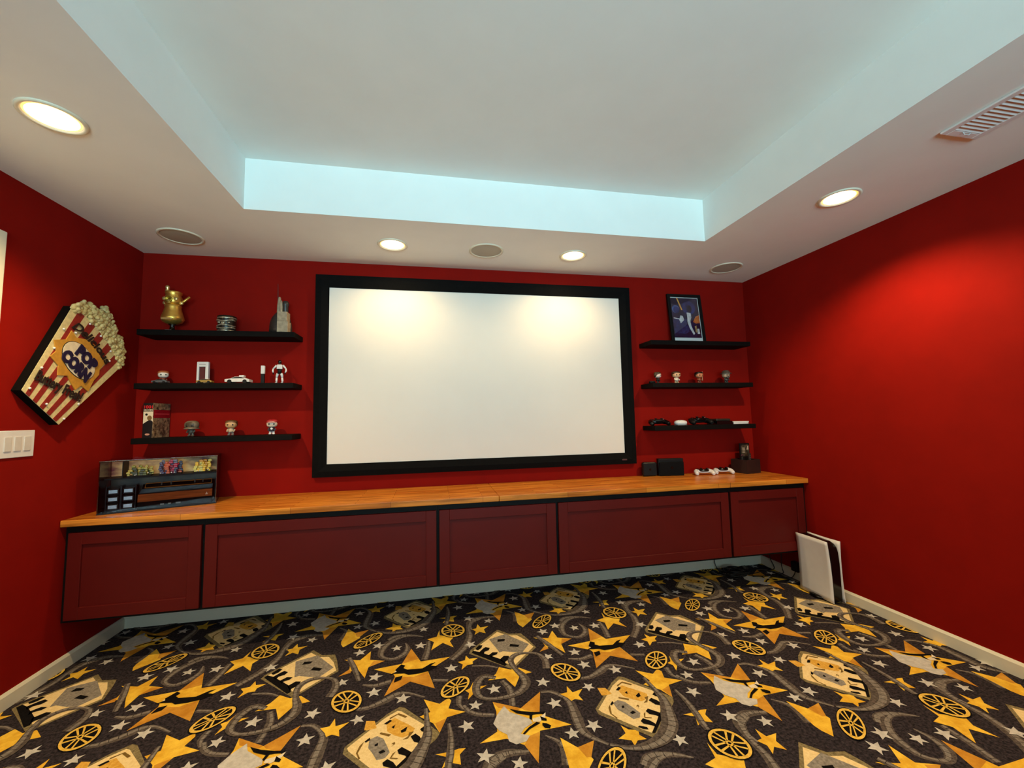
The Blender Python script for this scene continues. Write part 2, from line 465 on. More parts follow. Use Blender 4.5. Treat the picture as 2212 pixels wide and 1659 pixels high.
TILE = {'gold': [[(0.2468,-0.1477),(0.3005,-0.2806),(0.4516,-0.273),(0.338,-0.372),(0.3715,-0.5154),(0.2546,-0.4374),(0.1429,-0.5206),(0.1792,-0.3843),(0.1727,-0.3625),(0.0696,-0.2967),(0.2053,-0.2806)],[(0.4011,0.0177),(0.4018,-0.0393),(0.4808,-0.0802),(0.4574,-0.1176),(0.4752,-0.1867),(0.4174,-0.127),(0.3537,-0.1878),(0.3691,-0.1071),(0.3311,-0.0683),(0.3851,-0.0519)],[(0.0302,-0.1231),(0.038,-0.2054),(0.1139,-0.2323),(0.0389,-0.2723),(0.034,-0.3602),(-0.0143,-0.2728),(-0.0967,-0.3186),(-0.0536,-0.2679),(-0.0607,-0.2049),(-0.0969,-0.1737),(-0.0143,-0.1977)],[(0.6908,-0.4204),(0.7443,-0.4542),(0.7897,-0.4478),(0.8421,-0.4978),(0.7812,-0.5082),(0.7403,-0.5895),(0.7066,-0.5148),(0.6223,-0.5126),(0.6681,-0.4696)],[(0.3217,-0.5815),(0.3911,-0.626),(0.432,-0.5943),(0.4432,-0.6176),(0.4284,-0.6642),(0.4997,-0.7011),(0.4204,-0.7162),(0.3885,-0.7972),(0.3636,-0.7395),(0.3066,-0.6872),(0.3511,-0.6691)],[(0.5521,-0.5083),(0.55,-0.5458),(0.6112,-0.5472),(0.5501,-0.5861),(0.5164,-0.6276),(0.5257,-0.5841),(0.5091,-0.5622),(0.5315,-0.5527)],[(0.5348,-0.2805),(0.5497,-0.3146),(0.5957,-0.3162),(0.5647,-0.3426),(0.5646,-0.3648),(0.5354,-0.3667),(0.504,-0.3998),(0.513,-0.3571),(0.4899,-0.3295),(0.5274,-0.3221)],[(0.6313,0.0362),(0.6448,-0.0056),(0.6951,0.0002),(0.662,-0.0333),(0.6674,-0.0781),(0.6328,-0.0551),(0.602,-0.0827),(0.6125,-0.0445),(0.5923,-0.0165),(0.6184,-0.0111)],[(0.0893,-0.9013),(0.1102,-0.929),(0.1353,-0.9369),(0.144,-0.9478),(0.1387,-0.9644),(0.1568,-0.99),(0.119,-0.9879),(0.0949,-1.0105),(0.0954,-0.9827),(0.0502,-0.9641),(0.0898,-0.9446)],[(0.3709,-0.9018),(0.426,-0.9016),(0.4594,-0.8938),(0.4857,-0.8962),(0.4608,-0.922),(0.4625,-0.9685),(0.428,-0.9536),(0.3932,-0.9702),(0.4126,-0.9235)],[(-0.4006,-0.6496),(-0.2873,-0.7156),(-0.1774,-0.63),(-0.2147,-0.7604),(-0.1911,-0.7883),(-0.1041,-0.8537),(-0.2388,-0.8582),(-0.2832,-1.0074),(-0.3155,-0.9147),(-0.3778,-0.8692),(-0.4826,-0.8701),(-0.4075,-0.8251),(-0.3934,-0.7125)],[(0.8535,-0.9262),(0.9035,-0.9861),(0.9777,-0.9677),(0.9378,-1.039),(0.9417,-1.052),(0.8646,-1.1347),(0.847,-1.1002),(0.8421,-1.072),(0.8485,-1.0165)],[(-0.0459,-0.6195),(-0.0339,-0.6673),(0.0183,-0.6542),(-0.0147,-0.692),(-0.006,-0.7289),(-0.0379,-0.7122),(-0.0582,-0.7199),(-0.068,-0.697),(-0.0939,-0.6653),(-0.0581,-0.6618)]],'amber': [[(0.2468,-0.1477),(0.2889,-0.2551),(0.2053,-0.2806)],[(0.1792,-0.3843),(0.2692,-0.4052),(0.3362,-0.3757),(0.3715,-0.5154),(0.2546,-0.4374),(0.1429,-0.5206)],[(-0.0967,-0.3186),(-0.0536,-0.2679),(-0.0414,-0.3002)],[(0.0585,-0.2193),(0.1139,-0.2323),(0.0389,-0.2723)],[(-0.2873,-0.7156),(-0.1774,-0.63),(-0.2147,-0.7604),(-0.2724,-0.732)],[(-0.3155,-0.9147),(-0.2843,-0.8747),(-0.2416,-0.8621),(-0.2832,-1.0074)],[(-0.4006,-0.6496),(-0.2873,-0.7156),(-0.3005,-0.7256),(-0.3828,-0.6914)],[(0.371,-0.7412),(0.417,-0.7216),(0.3885,-0.7972)],[(0.9035,-0.9861),(0.9777,-0.9677),(0.9378,-1.039),(0.9207,-1.0376)]],'tan': [[(0.7401,-0.0555),(0.5634,-0.2363),(0.5534,-0.2688),(0.757,-0.4563),(0.9185,-0.2887),(0.8886,-0.1829),(0.8673,-0.1283),(0.7987,-0.1174)],[(0.2182,-0.6076),(0.1706,-0.6405),(0.0263,-0.7911),(0.0257,-0.8242),(0.1895,-0.9951),(0.2303,-0.9626),(0.3755,-0.8274),(0.3903,-0.7976),(0.3206,-0.7118),(0.2413,-0.6181)]],'cream': [[(0.7348,-0.0795),(0.675,-0.1428),(0.6038,-0.2142),(0.577,-0.2474),(0.6834,-0.3524),(0.7667,-0.4295),(0.906,-0.2807),(0.876,-0.2013),(0.8397,-0.1439),(0.7885,-0.1339)],[(0.2115,-0.6308),(0.1641,-0.6639),(0.0365,-0.7986),(0.0444,-0.8158),(0.1602,-0.9379),(0.1944,-0.968),(0.2925,-0.8716),(0.3596,-0.8074),(0.3235,-0.7363),(0.2275,-0.6376)]],'greyp': [[(0.6771,-0.1508),(0.7768,-0.1155),(0.8281,-0.1793),(0.887,-0.2509),(0.8368,-0.3184),(0.7914,-0.3096),(0.7337,-0.2863),(0.715,-0.2945)],[(0.1153,-0.774),(0.1431,-0.7612),(0.1693,-0.7808),(0.1876,-0.8223),(0.2007,-0.856),(0.1859,-0.88),(0.156,-0.883),(0.1366,-0.8466),(0.1167,-0.8167)]],'blackp': [[(0.5891,-0.2355),(0.6138,-0.2014),(0.633,-0.2059),(0.6225,-0.2336),(0.6031,-0.2487)],[(0.6074,-0.2691),(0.6345,-0.2364),(0.6478,-0.2276),(0.6693,-0.2417),(0.6598,-0.2621),(0.6357,-0.2709),(0.6302,-0.2935)],[(0.6531,-0.3083),(0.6776,-0.2856),(0.7057,-0.2923),(0.6975,-0.3094),(0.6736,-0.3178),(0.6681,-0.3351)],[(0.7036,-0.3617),(0.7313,-0.3314),(0.7566,-0.3374),(0.7543,-0.3645),(0.7295,-0.3857),(0.7281,-0.4031)],[(0.577,-0.2474),(0.6089,-0.2665),(0.6577,-0.3094),(0.7107,-0.3588),(0.7345,-0.409),(0.7214,-0.4207),(0.6403,-0.3377),(0.5675,-0.2644)],[(0.7238,-0.1651),(0.7661,-0.1698),(0.7594,-0.1894),(0.7196,-0.1905)],[(0.7858,-0.2269),(0.8329,-0.2483),(0.8235,-0.2662),(0.7763,-0.25)],[(0.162,-0.6997),(0.1853,-0.681),(0.194,-0.689),(0.1737,-0.7053)],[(0.1951,-0.7248),(0.2095,-0.7164),(0.204,-0.7355)],[(0.2335,-0.7536),(0.259,-0.7364),(0.2539,-0.7611),(0.2372,-0.7657)],[(0.0984,-0.781),(0.1162,-0.7634),(0.1177,-0.7773),(0.1032,-0.7874)],[(0.1392,-0.8061),(0.1509,-0.7982),(0.1521,-0.8116),(0.141,-0.8144)],[(0.1578,-0.8464),(0.1757,-0.8377),(0.1847,-0.8499),(0.1663,-0.8558)],[(0.3105,-0.7625),(0.3267,-0.7488),(0.3394,-0.7662),(0.3326,-0.7845),(0.3174,-0.7755)],[(0.2745,-0.7936),(0.293,-0.7823),(0.3102,-0.8017),(0.3201,-0.8257),(0.3148,-0.8509),(0.3075,-0.8335),(0.2891,-0.824)],[(0.228,-0.852),(0.2443,-0.8402),(0.2676,-0.8609),(0.283,-0.8745),(0.2665,-0.8956),(0.2581,-0.8839),(0.2347,-0.8712)],[(0.1788,-0.9002),(0.1953,-0.887),(0.2184,-0.9066),(0.2299,-0.9258),(0.2236,-0.9429),(0.2119,-0.9311),(0.1835,-0.9154)],[(0.1515,-0.9268),(0.1614,-0.9221),(0.1876,-0.9349),(0.1873,-0.9485),(0.1689,-0.9421)],[(0.3197,-0.8363),(0.3117,-0.8657),(0.2547,-0.9219),(0.204,-0.9701),(0.1912,-0.9672),(0.2356,-0.9224),(0.2769,-0.8782)],[(-0.3364,-0.7113),(-0.2881,-0.7362),(-0.2333,-0.7537),(-0.189,-0.7611),(-0.201,-0.7711),(-0.2294,-0.7672),(-0.2479,-0.7681),(-0.2564,-0.7957),(-0.2655,-0.7888),(-0.2605,-0.7677),(-0.3116,-0.7437)],[(-0.31,-0.8602),(-0.2774,-0.8313),(-0.2404,-0.8104),(-0.2267,-0.8192),(-0.2767,-0.8429),(-0.3025,-0.865)],[(-0.2183,-0.821),(-0.2021,-0.827),(-0.1869,-0.8422),(-0.1963,-0.8563),(-0.2155,-0.8497),(-0.2219,-0.8344)],[(-0.2186,-0.7821),(-0.1951,-0.8022),(-0.1983,-0.8136),(-0.218,-0.8067)],[(0.2028,-0.2871),(0.2237,-0.3025),(0.2156,-0.3222),(0.2353,-0.3396),(0.3105,-0.3469),(0.3505,-0.3146),(0.3766,-0.3074),(0.352,-0.3325),(0.3868,-0.345),(0.3468,-0.374),(0.293,-0.3847),(0.2447,-0.385),(0.2233,-0.3677),(0.1736,-0.3602),(0.1531,-0.3636),(0.1847,-0.3446),(0.176,-0.33)],[(0.1818,-0.3929),(0.2161,-0.3848),(0.2102,-0.4154),(0.1777,-0.4312)]],'gold2': [[(0.1708,-0.6897),(0.2057,-0.6734),(0.2315,-0.6975),(0.2605,-0.722),(0.2897,-0.752),(0.2792,-0.7781),(0.2432,-0.792),(0.2126,-0.7741),(0.1794,-0.7442)],[(0.0869,-0.6646),(0.1226,-0.6728),(0.1355,-0.7171),(0.1015,-0.7208),(0.0868,-0.7175)]],'brown': [[(0.183,-0.6682),(0.218,-0.6482),(0.2554,-0.6755),(0.2474,-0.6829),(0.2139,-0.6567),(0.1829,-0.6774)],[(0.0749,-0.8328),(0.0826,-0.7986),(0.0966,-0.7806),(0.0914,-0.8006),(0.0817,-0.8343),(0.0951,-0.8621),(0.0897,-0.8657)],[(0.2675,-0.7698),(0.2866,-0.7685),(0.2637,-0.8021),(0.245,-0.8033),(0.2651,-0.7888)],[(0.203,-0.8152),(0.2151,-0.8073),(0.2171,-0.8184),(0.2026,-0.8308),(0.2123,-0.82)],[(0.1551,-0.7443),(0.1972,-0.7651),(0.1885,-0.7742),(0.1515,-0.7519)],[(0.212,-0.8636),(0.2238,-0.8561),(0.2091,-0.8828),(0.2349,-0.891),(0.229,-0.8946),(0.2033,-0.8863)]],'silver': [[(-0.3563,-0.6883),(-0.3381,-0.7301),(-0.2633,-0.7869),(-0.258,-0.8122),(-0.295,-0.8319),(-0.3182,-0.8584),(-0.2837,-0.8749),(-0.3039,-0.9005),(-0.3452,-0.9069),(-0.3708,-0.8857),(-0.3711,-0.851),(-0.4002,-0.8222),(-0.417,-0.7813),(-0.393,-0.733)]],'white2': [[(-0.2537,-0.789),(-0.2152,-0.7829),(-0.1896,-0.766),(-0.1976,-0.7918),(-0.2266,-0.812),(-0.2536,-0.806)],[(0.1751,-0.3382),(0.2315,-0.337),(0.2272,-0.3586),(0.1748,-0.3572)]]}
REELS = [[(0.0004,-0.0068),(0.0634,0.0151),(0.0339,0.0744)],[(0.4804,-0.0071),(0.0553,-0.0508),(0.0415,0.055)],[(-0.0191,-0.5201),(0.0576,-0.0533),(0.0336,0.0541)],[(0.4663,-0.5284),(0.0551,-0.0127),(0.0419,0.07)]]
SILVER_STARS = [(0.2784,-1.0227),(0.0626,-0.0758),(0.9971,-0.1408),(0.1668,-0.1257),(0.2952,-0.1289),(0.568,-0.1803),(0.671,-1.0118),(0.4538,-0.3778),(0.0836,-0.3661),(0.9561,-0.391),(0.0932,-0.4827),(0.2274,-0.5561),(0.0502,-0.6488),(0.8755,-0.586),(0.6415,-0.5837),(0.5454,-0.673),(0.4983,-0.7864),(0.8879,-0.7369),(0.9074,-0.9177),(-0.0191,-0.8797),(0.5527,-0.9529)]
A = (1.0235,-0.0165)
B = (-0.03,-1.072)
O = (2.552,-0.518)
SIGN = {'board': [(-0.1304,-0.2551),(0.1304,-0.2509),(0.2271,0.2584),(-0.2271,0.2476)],'burst': [(-0.1825,0.037),(-0.1376,0.0929),(-0.1471,0.1509),(-0.1046,0.144),(-0.0577,0.185),(0.0105,0.2083),(0.0591,0.1891),(0.121,0.1913),(0.1201,0.1285),(0.1361,0.1055),(0.1315,0.0546),(0.1452,-0.0143),(0.0894,-0.0214),(0.0775,-0.0636),(0.0329,-0.0543),(-0.0059,-0.0407),(-0.0482,-0.0778),(-0.0794,-0.0394),(-0.1417,-0.0379),(-0.1358,0.004)],'oval': [(-0.1224,0.0764),(-0.1053,0.1153),(-0.0604,0.1465),(0.001,0.1531),(0.0645,0.1329),(0.1055,0.0884),(0.1094,0.046),(0.0902,0.0139),(0.0377,-0.0105),(-0.0345,-0.0097),(-0.0905,0.0045),(-0.1167,0.033)],'POP': [(-0.0943,0.1082),(0.0795,0.1222),(-0.0577,0.185)],'CORN': [(-0.1081,0.0099),(0.0787,0.0006)],'buttery': [(-0.1419,-0.1616),(0.1493,-0.0503),(-0.1249,-0.188),(0.1323,-0.1034)],'delic': [(-0.1657,0.1907),(0.1336,0.2134)],'corn': [(-0.2118,0.2606),(-0.198,0.3375),(-0.1577,0.358),(-0.1095,0.3725),(-0.0816,0.4353),(-0.0432,0.4239),(0.0027,0.4108),(0.0408,0.407),(0.1061,0.3939),(0.1719,0.3687),(0.1988,0.3194),(0.2222,0.2676)],'bulbs': [(-0.1104,-0.2233),(-0.1338,-0.1097),(0.0048,-0.2225),(0.146,-0.1032),(0.1292,-0.2156),(-0.1818,0.1222),(-0.153,0.0093),(-0.0955,0.2687),(-0.0015,0.2779),(0.1061,0.2675),(-0.1221,0.1631),(0.1393,0.2193)],'stripes_bottom': [(-0.1139,-0.2503),(-0.0875,-0.2404),(-0.0653,-0.2448),(-0.0331,-0.2477),(-0.0076,-0.2467),(0.0184,-0.2457),(0.043,-0.2427),(0.0718,-0.2436),(0.097,-0.2443),(0.1287,-0.2473)],'stripes_top': [(-0.2,0.2527),(-0.1608,0.271),(-0.114,0.2835),(-0.0719,0.2979),(-0.0183,0.2962),(0.0191,0.3021),(0.065,0.288),(0.1116,0.2924),(0.161,0.2699),(0.201,0.2647)]}
SC = (-0.553,1.5481)

# ------------------------------------------------------------------ carpet
def ribbon(ctrl, ws):
    r = spline([(x, y, 0) for x, y in ctrl], 5)
    n = len(r)
    nor, wid = [], []
    for i in range(n):
        d = (r[min(i + 1, n - 1)] - r[max(i - 1, 0)]).normalized()
        nor.append(Vector((-d.y, d.x, 0)))
        q = i / (n - 1) * (len(ws) - 1)
        a = min(int(q), len(ws) - 2)
        wid.append(ws[a] + (ws[a + 1] - ws[a]) * (q - a))
    for i in range(1, n - 1):                       # keep a strip narrower than its own bend
        u, v = r[i] - r[i - 1], r[i + 1] - r[i]
        ang = u.angle(v, 0.0)
        if ang > 1e-4:
            wid[i] = min(wid[i], 0.7 * (u.length + v.length) / 2 / ang)
    return r, nor, wid

def build_floor():
    layers = {}
    def put(l, poly, dz=0.0):
        layers.setdefault(l, []).append((poly, dz))
    for n_, (ctrl, ws) in enumerate(RIBS):
        sfx = '_over' if n_ in (0, 2, 10, 15) else ''        # these strips run across stars and tickets
        r, nor, wid = ribbon(ctrl, ws)
        run = 0.0
        for i in range(len(r) - 1):
            for l, k0, k1 in (('rib', -1.0, 1.0), ('ribhi', -0.15, 0.7)):
                a, b = r[i] + nor[i] * wid[i] * k0, r[i] + nor[i] * wid[i] * k1
                c, d = r[i + 1] + nor[i + 1] * wid[i + 1] * k1, r[i + 1] + nor[i + 1] * wid[i + 1] * k0
                put(l + sfx, [(p.x, p.y) for p in (a, b, c, d)], n_ * 8e-6)
            run += (r[i + 1] - r[i]).length
            if wid[i] > 0.011 and run > 0.024:
                run = 0.0
                t = (r[i + 1] - r[i]).normalized() * 0.0011
                a, b = r[i] + nor[i] * wid[i] * 0.9, r[i] - nor[i] * wid[i] * 0.4
                put('ribtick' + sfx, [(p.x, p.y) for p in (a + t, a - t, b - t, b + t)])
    for l, polys in TILE.items():
        for p in polys:
            put(l, p)
    for q, (sx, sy) in enumerate(SILVER_STARS):
        rot = math.radians([90, 78, 104, 96, 84, 110, 72][q % 7])
        R_ = 0.037 if q % 3 else 0.033
        put('silver', [(sx + (R_ if k % 2 == 0 else R_ * 0.42) * math.cos(rot + math.pi * k / 5),
                        sy + (R_ if k % 2 == 0 else R_ * 0.42) * math.sin(rot + math.pi * k / 5)) for k in range(10)])
    for (c, u, v) in REELS:
        def at(rad, ang):
            return (c[0] + rad * (u[0] * math.cos(ang) + v[0] * math.sin(ang)), c[1] + rad * (u[1] * math.cos(ang) + v[1] * math.sin(ang)))
        n = 28
        put('reelblack', [at(1.06, 2 * math.pi * k / n) for k in range(n)])
        for k in range(n):
            a0, a1 = 2 * math.pi * k / n, 2 * math.pi * (k + 1) / n
            put('reel', [at(1.0, a0), at(1.0, a1), at(0.84, a1), at(0.84, a0)])
        put('reel', [at(0.2, 2 * math.pi * k / 12) for k in range(12)])
        put('reelblack2', [at(0.09, 2 * math.pi * k / 10) for k in range(10)])
        for k in range(5):
            for sgn in (-1, 1):
                a0 = 2 * math.pi * k / 5 + 0.3
                put('reel', [at(0.17, a0 + sgn * 0.35), at(0.86, a0 + sgn * 0.15), at(0.86, a0 + sgn * 0.29), at(0.17, a0 + sgn * 0.95)])
    order = ['rib', 'ribhi', 'ribtick', 'gold', 'amber', 'tan', 'cream', 'gold2', 'greyp', 'brown', 'silver', 'white2', 'blackp', 'rib_over', 'ribhi_over', 'ribtick_over', 'reelblack', 'reel', 'reelblack2']
    mats = [carpet_mat('carpet_charcoal_pile', (24, 22, 26), (66, 58, 62)),
            carpet_mat('carpet_taupe_yarn', (70, 62, 57), (106, 96, 88)),
            carpet_mat('carpet_grey_yarn', (112, 104, 96), (142, 134, 124)),
            carpet_mat('carpet_dark_yarn', (30, 27, 25), (48, 42, 40)),
            carpet_mat('carpet_gold_yarn', (218, 164, 44), (246, 204, 72), 14),
            carpet_mat('carpet_amber_yarn', (186, 126, 38), (214, 156, 58), 14),
            carpet_mat('carpet_tan_yarn', (104, 92, 62), (150, 136, 98)),
            carpet_mat('carpet_cream_yarn', (226, 198, 138), (240, 216, 160)),
            carpet_mat('carpet_mustard_yarn', (206, 152, 54), (226, 180, 84)),
            carpet_mat('carpet_stone_yarn', (120, 114, 104), (158, 150, 138)),
            carpet_mat('carpet_brown_yarn', (110, 84, 36), (132, 104, 52)),
            carpet_mat('carpet_silver_yarn', (182, 178, 170), (208, 204, 196), 40),
            carpet_mat('carpet_ivory_yarn', (220, 206, 176), (232, 222, 198)),
            carpet_mat('carpet_black_yarn', (9, 8, 9), (20, 18, 18)),
            carpet_mat('carpet_yellow_yarn', (216, 172, 66), (240, 202, 96))]
    mi = {'rib_over': 1, 'ribhi_over': 2, 'ribtick_over': 3, 'rib': 1, 'ribhi': 2, 'ribtick': 3, 'gold': 4, 'amber': 5, 'tan': 6, 'cream': 7, 'gold2': 8, 'greyp': 9, 'brown': 10,
          'silver': 11, 'white2': 12, 'blackp': 13, 'reelblack': 13, 'reel': 14, 'reelblack2': 13}
    verts, faces, mids = [], [], []
    def face(poly, z, m):
        base = len(verts)
        verts.extend((x, y, z) for x, y in poly)
        faces.append(list(range(base, base + len(poly))))
        mids.append(m)
    for i in range(-4, 5):
        for j in range(-2, 6):
            ox, oy = O[0] + i * A[0] + j * B[0], O[1] + i * A[1] + j * B[1]
            for li, l in enumerate(order):
                for p, dz in layers.get(l, ()):
                    q = [(x + ox, y + oy) for x, y in p]
                    if max(x for x, y in q) < 0.0 or min(x for x, y in q) > W or min(y for x, y in q) > 0 or max(y for x, y in q) < REAR:
                        continue
                    if max(y for x, y in q) < -3.4:        # behind the photographer: the plain pile is enough
                        continue
                    face(q, 0.0002 * (li + 1) + dz, mi[l])
    me = bpy.data.meshes.new('floor')
    me.from_pydata(verts, [], faces)
    bm = bmesh.new()
    bm.from_mesh(me)
    for f, m in zip(bm.faces, mids):
        f.material_index = m
    for co, no in (((0.0, 0, 0), (1, 0, 0)), ((W, 0, 0), (-1, 0, 0)), ((0, 0.0, 0), (0, -1, 0)), ((0, REAR, 0), (0, 1, 0))):
        bmesh.ops.bisect_plane(bm, geom=bm.verts[:] + bm.edges[:] + bm.faces[:], plane_co=co, plane_no=no, clear_inner=True)
    for f in bm.faces:
        if f.normal.z < 0:
            f.normal_flip()
    g = G()
    g.bm.free()
    g.bm = bm
    g.mi = 0
    v = [bm.verts.new(p) for p in ((-0.1, REAR - 0.1, 0), (W + 0.1, REAR - 0.1, 0), (W + 0.1, 0.1, 0), (-0.1, 0.1, 0))]
    w_ = [bm.verts.new((p.co.x, p.co.y, -0.06)) for p in v]
    bm.faces.new(v)
    bm.faces.new(w_[::-1])
    for k in range(4):
        bm.faces.new((v[k], w_[k], w_[(k + 1) % 4], v[(k + 1) % 4]))
    bm.to_mesh(me)
    bm.free()
    o = bpy.data.objects.new('floor', me)
    COL.objects.link(o)
    for m in mats:
        me.materials.append(m)
    o['kind'] = 'structure'
    o['label'] = 'dark cinema carpet printed with gold stars, film reels, tickets and film strips'
build_floor()

# ------------------------------------------------------------------ room shell
ZT = H + TRAY_H
struct('wall_back', G().box(-0.1, W + 0.1, 0, 0.1, 0, ZT), RED)
struct('wall_left', G().box(-0.1, 0, REAR, 0, 0, ZT), RED)
struct('wall_right', G().box(W, W + 0.1, REAR, 0, 0, ZT), RED)
g = G()
for b_ in ((-0.1, WIN[0], 0, ZT), (WIN[1], W + 0.1, 0, ZT), (WIN[0], WIN[1], 0, WIN[2]), (WIN[0], WIN[1], WIN[3], ZT)):
    g.box(b_[0], b_[1], REAR - 0.1, REAR, b_[2], b_[3])
struct('wall_rear', g, RED)
g = G()
g.box(0, TRAY_L, REAR, 0, H, ZT + 0.1)
g.box(TRAY_R, W, REAR, 0, H, ZT + 0.1)
g.box(TRAY_L, TRAY_R, TRAY_B, 0, H, ZT + 0.1)
g.box(TRAY_L, TRAY_R, REAR, TRAY_F, H, ZT + 0.1)
g.box(TRAY_L, TRAY_R, TRAY_F, TRAY_B, ZT, ZT + 0.1)
struct('ceiling', g, WHITE)

# window in the rear wall
wn = bpy.data.objects.new('window_1', None)
COL.objects.link(wn)
wn['kind'] = 'structure'
g = G()
t = 0.06
g.box(WIN[0], WIN[1], REAR - 0.1, REAR + 0.01, WIN[2], WIN[2] + t)
g.box(WIN[0], WIN[1], REAR - 0.1, REAR + 0.01, WIN[3] - t, WIN[3])
for x in (WIN[0], (WIN[0] + WIN[1]) / 2 - t / 2, WIN[1] - t):
    g.box(x, x + t, REAR - 0.1, REAR + 0.01, WIN[2] + t, WIN[3] - t)
obj('window_frame', g, TRIM, wn)
for x0, x1 in ((WIN[0] + t, (WIN[0] + WIN[1]) / 2 - t / 2), ((WIN[0] + WIN[1]) / 2 + t / 2, WIN[1] - t)):
    obj('pane', G().box(x0, x1, REAR - 0.05, REAR - 0.045, WIN[2] + t, WIN[3] - t), clear('window_glass', gloss=0.02), wn)

# baseboards with a small bevelled top
BBH, BBT = 0.0704, 0.0125
prof = [(0, 0), (BBT, 0), (BBT, BBH - 0.012), (BBT - 0.007, BBH), (0, BBH)]
def baseboard(name, L, M):
    struct(name, G().prism(prof, 0, L, M), TRIM)
# local x = out of wall, local y = up, local z = along the wall
baseboard('baseboard_back', W - 0.0, Matrix(((0, 0, 1, 0), (-1, 0, 0, 0), (0, 1, 0, 0), (0, 0, 0, 1))))
baseboard('baseboard_right', -REAR - BBT, Matrix(((-1, 0, 0, W), (0, 0, -1, -BBT), (0, 1, 0, 0), (0, 0, 0, 1))))
baseboard('baseboard_left', 0.9 - BBT, Matrix(((1, 0, 0, 0), (0, 0, -1, -BBT), (0, 1, 0, 0), (0, 0, 0, 1))))

# door and casing at the frame's left edge
g = G()
for y0, y1, z0, z1 in ((-0.97, -0.90, 0, 2.137), (-1.87, -1.80, 0, 2.137), (-1.80, -0.97, 2.067, 2.137)):
    g.box(0, 0.018, y0, y1, z0, z1, 0.004)
struct('trim_1', g, TRIM)
dr = struct('door_1', G().box(0.0, 0.008, -1.80, -0.97, 0.01, 2.067), PLASTW)
for z0, z1 in ((0.15, 0.95), (1.1, 1.95)):
    for y0, y1 in ((-1.70, -1.43), (-1.34, -1.07)):
        obj('door_panel', G().box(0.008, 0.012, y0, y1, z0, z1, 0.003), PLASTW, dr)
obj('door_handle', G().cyl((0.008, -1.74, 1.0), (0.05, -1.74, 1.0), 0.012).blob((0.065, -1.74, 1.0), (0.025, 0.028, 0.028)), SILVER, dr)

# ------------------------------------------------------------------ lights, speakers, vent in the soffit
LENS = emit('glowing_lens', (1.0, 0.80, 0.50), 9.0)
LENS_GLARE = emit('amber_lens_glare', (1.0, 0.52, 0.10), 1.6)  # amber glow added at the lens rim to imitate glare
def downlight(x, y, label, power='side'):
    t = thing('recessed_downlight', label, 'ceiling light', (x, y, H), 0, 'recessed downlights in the soffit')
    obj('trim_ring', G().lathe([(0.096, 0), (0.096, -0.004), (0.090, -0.007), (0.082, -0.006), (0.078, -0.001), (0.078, 0.0)], 40), TRIM, t)
    obj('lens', G().lathe([(0.0, -0.003), (0.05, -0.003), (0.071, -0.002)], 40), LENS, t)
    obj('glare_ring', G().lathe([(0.071, -0.002), (0.0785, -0.0012)], 40), LENS_GLARE, t, label='amber glowing ring imitating glare around the lens')
    l = bpy.data.lights.new('lamp', 'SPOT')
    l.energy = LAMP_W[power]
    l.color = LAMP_COL
    l.spot_size = math.radians(162 if power == 'screen' else 138)
    l.spot_blend = 0.8 if power == 'screen' else 0.6
    l.shadow_soft_size = 0.03
    lo = bpy.data.objects.new('lamp', l)
    COL.objects.link(lo)
    lo.parent = t
    lo.location = (0, 0, -0.012)
    return t
downlight(1.642, -0.375, 'glowing recessed downlight above the left half of the projector screen', 'screen')
downlight(2.888, -0.370, 'glowing recessed downlight above the right half of the projector screen', 'screen')
downlight(0.512, -1.350, 'large bright downlight in the soffit over the popcorn sign wall')
downlight(4.055, -1.340, 'glowing downlight in the soffit beside the bare red wall')
downlight(0.512, -3.40, 'downlight in the soffit above the door side, behind the photographer')
downlight(4.055, -3.40, 'downlight in the far soffit behind the photographer, beyond the air vent')
downlight(1.642, -5.30, 'downlight in the rear soffit, on the door side of the window')
downlight(2.888, -5.30, 'downlight in the rear soffit, on the vent side of the window')

GRILLE = mat('speaker_grille_mesh', (178, 172, 156), 0.7, var=0.18, scale=700, bump=0.5)
def speaker(x, y, label):
    t = thing('ceiling_speaker', label, 'speaker', (x, y, H), 0, 'round in-ceiling speakers')
    obj('rim', G().lathe([(0.118, 0), (0.118, -0.004), (0.110, -0.007), (0.103, -0.005), (0.101, 0.0)], 40), TRIM, t)
    obj('grille', G().lathe([(0.0, -0.006), (0.06, -0.0055), (0.101, -0.003)], 40), GRILLE, t)
speaker(0.383, -0.310, 'round grey ceiling speaker nearest the popcorn sign corner')
speaker(2.263, -0.366, 'round grey ceiling speaker between the two screen downlights')
speaker(4.185, -0.306, 'round grey ceiling speaker in the corner above the framed poster')

vt = thing('air_vent', 'white louvred air vent in the soffit near the bare red wall', 'vent', (4.07, -2.02, H))
g = G()
for x0, x1, y0, y1 in ((-0.097, -0.068, -0.18, 0.18), (0.068, 0.097, -0.18, 0.18), (-0.068, 0.068, 0.148, 0.18), (-0.068, 0.068, -0.18, -0.148)):
    g.box(x0, x1, y0, y1, -0.010, -0.0005, 0.003)
obj('vent_frame', g, PLASTW, vt)
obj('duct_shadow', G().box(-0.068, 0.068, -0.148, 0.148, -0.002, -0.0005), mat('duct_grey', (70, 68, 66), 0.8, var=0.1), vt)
lv = G().box(-0.068, 0.068, -0.0075, 0.0075, -0.0006, 0.0006).mesh('louver')
lv.materials.append(PLASTW)
for k in range(17):
    obj('louver', lv, PLASTW, vt, (0, -0.139 + k * 0.0174, -0.0062), (math.radians(-24), 0, 0))
obj('damper_lever', G().tube([(-0.02, 0.15, -0.010), (-0.012, 0.152, -0.018), (0.012, 0.152, -0.018), (0.02, 0.15, -0.010)], 0.002, 6), PLASTW, vt)

